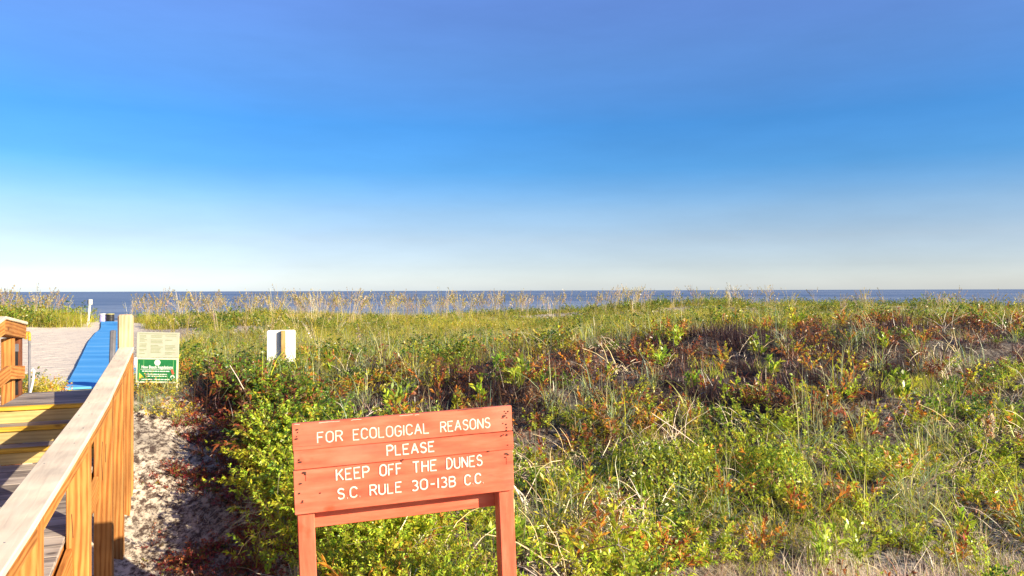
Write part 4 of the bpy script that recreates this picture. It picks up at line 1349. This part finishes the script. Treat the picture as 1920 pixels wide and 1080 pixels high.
# bare sand patches in the dunes
m1 = vnoise(X, Y * 1.4, .42, 43)
bare = (m1 > .88) & (Y > 22)
px, py = proj(X, Y, gz(X, Y) + .1)
bare |= (px > 250) & (px < 380) & (Y > 26) & (Y < 36)
bare |= (px > 425) & (px < 505) & (Y > 29) & (Y < 36)
ok = (right_ok | left_dune) & ~bare
m2 = vnoise(X, Y, .5, 44); m3 = vnoise(X, Y, .9, 45)
u_ = R.random(len(X))
crest = ramp_(Y, 41, 45) * ramp_(X, -2, 8)
pg = np.clip(.84 + .20 * m2 - .35 * crest * (m3 > 0), .1, .97); ps = np.clip(.06 - .2 * m2 + .25 * np.clip(m3, 0, 1) + .30 * left_dune + .5 * crest * (m3 > 0), .03, .8)
kg = u_ < pg; ks = (~kg) & (u_ < pg + ps); ko = ~kg & ~ks
hs_ = .70 + .75 * left_dune * (Y < 47) + .35 * ((px > 250) & (px < 540) & (Y > 33)) + .22 * np.clip(m3, -1, 1) + .35 * crest * np.clip(m3 + .3 * m2, -.6, 1.2)
for kk, mask in (('far_grass', kg), ('far_shrub', ks), ('far_gold', ko)):
    s_ = mask & ok
    add(kk, X[s_], Y[s_], hs_[s_] * R.uniform(.75, 1.25, s_.sum()) * (1.2 if kk == 'far_shrub' else 1), np.clip(1 + .22 * vnoise(X[s_], Y[s_] * 1.5, .6, 47), .6, 1.4) * R.uniform(.85, 1.1, s_.sum()))
# rust and dry grass sprinkled behind the near mound
s_ = ok & (Y < 26) & (R.random(len(X)) < .20)
add('grass_tuft', X[s_] + .2, Y[s_] + .2, R.uniform(.8, 1.25, s_.sum()))
s_ = ok & (Y < 22) & (R.random(len(X)) < .05)
add('orange_shrub', X[s_] - .2, Y[s_] + .2, R.uniform(.9, 1.4, s_.sum()))
# yellow tuft just beyond the landing on the left
for _ in range(26):
    pp = P(R.uniform(50, 98), 730, R.uniform(9.4, 10.6)); add('far_gold', pp.x, pp.y, R.uniform(.3, .55))
for _ in range(14):
    pp = P(R.uniform(0, 50), 730, R.uniform(9.6, 11)); add('far_shrub', pp.x, pp.y, R.uniform(.35, .6))
for _ in range(80):
    pp = P(R.uniform(252, 345), 735, R.uniform(9.7, 11.9)); add('far_gold' if R.random() < .6 else 'grass_tuft', pp.x, pp.y, R.uniform(.3, .6))

# ---- sea oats along the crest
pts = scatter(37, 54, lambda Y: -Y * .78, lambda Y: Y * .78, lambda Y: .46, R)
X, Y = pts[:, 0], pts[:, 1]
mxl = mat_x(Y)
px, _py = proj(X, Y, gz(X, Y))
ok = ((X > mxl + 1.1 + .8) | (X < mxl - 2.2)) & (vnoise(X, Y, .5, 51) + .6 * vnoise(X, Y, 1.4, 52) > np.interp(px, [0, 900, 1300, 1920], [-.5, -.2, .35, .3]))
add('sea_oats', X[ok], Y[ok], np.interp(px[ok], [0, 800, 1300, 1920], [1.18, 1.08, .92, .88]) * R.uniform(.85, 1.1, ok.sum()))
for _ in range(16):                    # a few nearer stalks between the white sign and the mat
    pp = P(R.uniform(300, 700), 0, R.uniform(19, 32))
    add('sea_oats', pp.x, pp.y, R.uniform(.55, .8))

# ------------------------------------------------------------------ build plants
LABEL = {
    'green_shrub': ('yellow green small leaved shrub in the dense dune scrub', 'shrub', 'yellow green shrubs in the dune scrub', 300),
    'dark_shrub': ('dark green small leaved shrub in the dense dune scrub', 'shrub', 'dark green shrubs in the dune scrub', 220),
    'orange_shrub': ('orange tinged shrub with narrow leaves in the dune scrub', 'shrub', 'orange tinged shrubs in the dune scrub', 220),
    'rust_shrub': ('rust brown withered shrub on the back of the scrub mound', 'shrub', 'rust brown shrubs on the scrub mound', 240),
    'grass_tuft': ('pale grey green arching grass tuft among the dune scrub', 'grass tuft', 'grass tufts among the dune scrub', 240),
    'broadleaf_plant': ('bright green upright broad leaved plant among the dune scrub', 'plant', 'broad leaved plants among the dune scrub', 120),
    'dead_twigs': ('tangle of bare pale twigs among the dune scrub', 'twigs', 'bare twig tangles among the dune scrub', 200),
    'pink_grass': ('pinkish dry grass clump at the lower right scrub edge', 'grass tuft', 'pink dry grass clumps at the scrub edge', 150),
    'curly_shrub': ('low mat of curled brown dead leaves in the dune scrub', 'dead plant', 'curled dead leaf mats in the dune scrub', 200),
    'low_grass': ('short fine yellow green grass clump in the dune scrub', 'grass tuft', 'short grass clumps in the dune scrub', 250),
    'dark_twigs': ('dark purple brown dead brush in the dune scrub', 'dead plant', 'dark dead brush in the dune scrub', 250),
    'red_plant': ('low dark red creeping plant on the shaded sand path', 'plant', 'dark red creepers on the sand path', 200),
    'sea_oats': ('tall tan sea oats with drooping seed heads on the far dune', 'sea oats', 'sea oats along the far dune crest', 300),
}
bulk_near, bulk_far = [], []


def xform(Q, pl):
    n = len(pl); c, s = np.cos(pl[:, 4]), np.sin(pl[:, 4])
    V = Q.reshape(-1, 3)
    x = V[None, :, 0] * c[:, None] - V[None, :, 1] * s[:, None]; y = V[None, :, 0] * s[:, None] + V[None, :, 1] * c[:, None]
    o = np.stack([x, y, np.broadcast_to(V[None, :, 2], x.shape)], -1) * pl[:, 3][:, None, None] + pl[:, None, :3]
    return o.reshape(-1, 4, 3)


def zone(zx, zy, X0, Y0):
    if X0 - float(field_left(np.array([Y0]))[0]) < 1.1 and Y0 < 11.5: return 'along the path edge ' + ('near the red sign' if Y0 < 7.2 else 'left of the red sign' if Y0 < 9.2 else 'towards the green sign')
    if 560 < zx < 985 and zy > 1000: return 'around the posts of the red sign'
    if zx < 985: return 'on the mound behind the red sign' if zy < 800 else 'just behind the red sign'
    if zy > 960: return 'at the bottom right of the red sign' if zx < 1400 else 'near the lower right corner'
    side = 'beside the red sign' if zx < 1300 else 'right of centre' if zx < 1620 else 'at far right'
    return ('high on mound ' if zy < 745 else 'halfway up mound ' if zy < 850 else 'low on mound ') + side


counts = {}
for kd, lst in place.items():
    if not lst: continue
    pl = np.concatenate(lst)
    var = R.integers(0, len(PRO[kd]), len(pl))
    vpx, vpy = proj(pl[:, 0], np.maximum(pl[:, 1], .5), pl[:, 2])
    inview = (vpx > -30) & (vpx < 1950) & (vpy < 1150)
    score = np.where(inview, pl[:, 3] / pl[:, 1], 0)
    order = np.argsort(-score)
    indiv = np.zeros(len(pl), bool)
    if kd in LABEL:
        lab, cg, grp, mxn = LABEL[kd]
        pickd = [i for i in order[:mxn] if score[i] > 0]
        indiv[pickd] = True
        mat = M['twig'] if kd == 'dead_twigs' else M['leaf']
        mes = [quad_mesh(kd, q, c, mat) for q, c in PRO[kd]]
        for i in pickd:
            o = bpy.data.objects.new(kd, mes[var[i]])
            o.location = pl[i, :3]; o.scale = (pl[i, 3],) * 3; o.rotation_euler = (0, 0, pl[i, 4])
            zl, zg = lab, grp
            if 'dune scrub' in lab or 'scrub mound' in lab:
                zn = zone(vpx[i], vpy[i], pl[i, 0], pl[i, 1])
                zl = lab.replace('in the dense dune scrub', zn).replace('in the dune scrub', zn).replace('among the dune scrub', zn).replace('on the back of the scrub mound', zn)
                zg = kd.replace('_', ' ') + ' ' + zn
            if kd == 'sea_oats':
                zn = 'left of the blue mat' if vpx[i] < 200 else 'right of the tall post' if vpx[i] < 480 else 'beyond the white sign' if vpx[i] < 620 else 'beyond the red sign' if vpx[i] < 980 else 'right of centre' if vpx[i] < 1450 else 'at far right'
                zl = 'tall tan sea oats with drooping seed heads ' + zn; zg = 'sea oats ' + zn
            if kd == 'red_plant':
                zn = 'near' if pl[i, 1] < 8 else 'halfway along' if pl[i, 1] < 9.6 else 'far'
                zn = {'near': 'at the near end of the sand path', 'far': 'at the far end of the sand path'}.get(zn, 'halfway along the sand path')
                zl = 'low dark red creeping plant ' + zn; zg = 'red creepers ' + zn
            tag(o, zl, cg, zg); col.objects.link(o)
    counts[kd] = (len(pl), int(indiv.sum()))
    for v in range(len(PRO[kd])):
        s_ = (~indiv) & (var == v)
        if not s_.any(): continue
        q, c = PRO[kd][v]
        sub = pl[s_]
        cc = (c[None] * sub[:, 5][:, None, None]).reshape(-1, 3)
        (bulk_far if kd.startswith('far') or kd == 'sea_oats' else bulk_near).append((xform(q, sub), cc))
tris = 0
for nm, bulk, lab in (('dune_scrub', bulk_near, 'dense mixed dune scrub of leaves, twigs and dry grass on the mound'),
                      ('dune_grass', bulk_far, 'yellow green grass and low growth covering the far dunes')):
    Q, C2 = cat(*bulk)
    tris += 2 * len(Q)
    tag(put(nm, quad_mesh(nm, Q, C2, M['leaf_bulk']), None), lab, 'scrub' if nm == 'dune_scrub' else 'dune grass', kind='stuff')
print('PLANTS', counts, 'bulk tris', tris)

# ------------------------------------------------------------------ single plants one can point at
def specimen(name, parts, px, py, t, scl, label, cg, rz=0.0):
    """parts: list of (part name, (Q, C), material)"""
    p = P(px, py, t); z = gz1(p.x, p.y)
    e = empty(name, (p.x, p.y, z), label, cg)
    T = Matrix.Translation((p.x, p.y, z)) @ Matrix.Rotation(rz, 4, 'Z') @ Matrix.Diagonal((scl, scl, scl, 1))
    for pn, (q, c), m in parts: put(pn, quad_mesh(pn, q, c, m), None, e, T)
    return e


def dome(rg, n, rx, ry, h, ll, lw, pal):
    """leaves through a low dome-shaped crown"""
    a = rg.uniform(0, 6.283, n); r = np.sqrt(rg.random(n)); zt = np.sqrt(np.clip(1 - r ** 2, 0, 1)) * (1 + .25 * np.sin(3 * a + 1) * r)
    p = np.stack([rx * r * np.cos(a), ry * r * np.sin(a), h * zt * rg.uniform(.45, 1.05, n) ** .5], -1)
    nrm = np.stack([np.cos(a) * r / rx, np.sin(a) * r / ry, zt / h], -1) + rg.normal(0, .8, (n, 3)); nrm /= np.linalg.norm(nrm, axis=1, keepdims=True)
    d = np.cross(nrm, rg.normal(0, 1, (n, 3))); d[:, 2] += .35; d /= np.linalg.norm(d, axis=1, keepdims=True); sd = np.cross(d, nrm)
    l = rg.uniform(*ll, n)[:, None]; w2 = rg.uniform(*lw, n)[:, None] / 2
    m1 = p + d * l * .45 + nrm * w2 * .3
    return np.stack([p, m1 + sd * w2, p + d * l, m1 - sd * w2], 1), jit(rg, pick(rg, pal, n), .16)


gl = [(GR, 4), (LIME, 3), (YG, 3), (DG, 1.5)]
specimen('leafy_bush', [('foliage', dome(rgn(300), 2600, .78, .62, .52, (.04, .075), (.016, .028), gl), M['leaf']),
                        ('stems', tubes(rgn(301), 14, (.4, .8), .006, (.3, 1.3), (.1, .8), .12, [(BROWN, 1)], 4), M['twig'])],
         1235, 930, 8.75, 1, 'wide low dark green leafy bush right of the red sign', 'bush')
specimen('leafy_bush', [('foliage', dome(rgn(302), 1300, .42, .42, .50, (.04, .075), (.016, .028), gl), M['leaf']),
                        ('stems', tubes(rgn(303), 8, (.3, .6), .006, (.3, 1.1), (.1, .8), .1, [(BROWN, 1)], 4), M['twig'])],
         1452, 945, 8.6, 1, 'smaller dark green leafy bush next to the wide low bush', 'bush')
for i, (bx_, by_, bt, bs, lb) in enumerate(((1538, 1035, 6.95, 1.35, 'bright green fern like plant, left of the pair above the pink grass'), (1602, 1025, 7.05, 1.25, 'bright green fern like plant, right of the pair above the pink grass'))):
    specimen('fern_plant', [('foliage', leafy(rgn(310 + i), 5, 26, (.30, .46), (.07, .12), (.016, .026), (.02, .45), (.1, .5), .03, [(LIME, 4), (GR, 1)], s0=.12, asc=.55, stem=False), M['leaf']),
                            ('stems', tubes(rgn(312 + i), 5, (.2, .35), .004, (.02, .4), (.1, .4), .03, [(GR, 1)], 3), M['twig'])], bx_, by_, bt, bs, lb, 'plant')
for i, (bx_, by_, bt, lb) in enumerate(((1160, 985, 7.6, 'big tangle of pale bare arching twigs right of the red sign post'), (1265, 960, 8.0, 'smaller tangle of pale crooked twigs below the wide green bush'))):
    specimen('twig_tangle', [('twigs', tubes(rgn(320 + i), 70 - 25 * i, (.35, .85), .006, (.1, 1.3), (.8, 3.0), .36, [(TWIG * 1.2, 4), (STRAW, 3), (BROWN, 1)], 7, 2.2), M['twig'])], bx_, by_, bt, 1, lb, 'twigs')
for i, (bx_, by_, bt, bs, lb) in enumerate(((1235, 1065, 6.9, 1.0, 'orange and rust leaved clump at the bottom edge right of the sign'), (1210, 830, 10.2, 1.0, 'upright orange plant behind the wide green bush'), (1420, 1010, 7.3, .9, 'pale orange dried fern left of the bright green pair'),
                                            (560, 700, 11.5, 1.1, 'orange tinged plant on the mound below the white sign'))):
    specimen('orange_plant', [('foliage', leafy(rgn(330 + i), 9, 30, (.25, .5), (.05, .10), (.012, .022), (.02, .6), (.1, .8), .12, [(ORANGE * 1.1, 4), (RUST, 2), (GOLD, 1.5)], asc=.6, stem=False), M['leaf']),
                              ('stems', tubes(rgn(340 + i), 6, (.2, .4), .004, (.02, .5), (.1, .6), .1, [(RUST, 1)], 3), M['twig'])], bx_, by_, bt, bs, lb, 'plant')


def stalk(name, pts, r, c, label, cg, extra=None):
    g = Vector(pts[0]); e = empty(name, (g.x, g.y, gz1(g.x, g.y)), label, cg)
    pts = [Vector((g.x, g.y, gz1(g.x, g.y) - .05))] + [Vector(p) for p in pts]
    me = curve_mesh('stem', [pts], r, 1)
    ca = me.color_attributes.new('Col', 'FLOAT_COLOR', 'POINT')
    ca.data.foreach_set('color', np.tile(np.array([*c, 1], np.float32), len(me.vertices)))
    put('stem', me, M['twig'], e)
    if extra: put(extra[0], quad_mesh(extra[0], *extra[1], M['leaf']), None, e)
    return e


stalk('dry_stalk', [P(482, 790, 9.8), P(477, 772, 9.8), P(462, 738, 9.85), P(446, 708, 9.9), P(431, 684, 10)], .006, TWIG * 1.2, 'long thin pale dry stalk leaning left over the path edge', 'stalk')
stalk('grass_stalk', [P(1796, 1075, 6.6), P(1788, 1030, 6.6), P(1779, 991, 6.6), P(1762, 962, 6.62), P(1741, 944, 6.65)], .006, GREYG, 'tall bent grey green grass stalk at the lower right', 'stalk')
q_, c_ = leafy(rgn(350), 9, 26, (.24, .34), (.04, .08), (.016, .03), (.0, .2), (.0, .2), .05, [(TWIG, 3), (STRAW, 2), (ORANGE * .8, 1)], s0=.05, asc=.7, stem=False)
hd = P(1852, 822, 9.4)
stalk('dead_plume', [P(1843, 900, 9.4), P(1844, 860, 9.4), P(1850, 825, 9.4)], .007, TWIG, 'tan dead seed plume on a bare stem near the right edge', 'plant', ('seed_plume', (q_ + np.array([hd.x, hd.y, hd.z]), c_)))
stalk('dry_stalk', [P(1308, 836, 9.6), P(1270, 808, 9.6), P(1222, 776, 9.7)], .006, TWIG * 1.2, 'straight pale dry stalk lying slanted above the wide green bush', 'stalk')
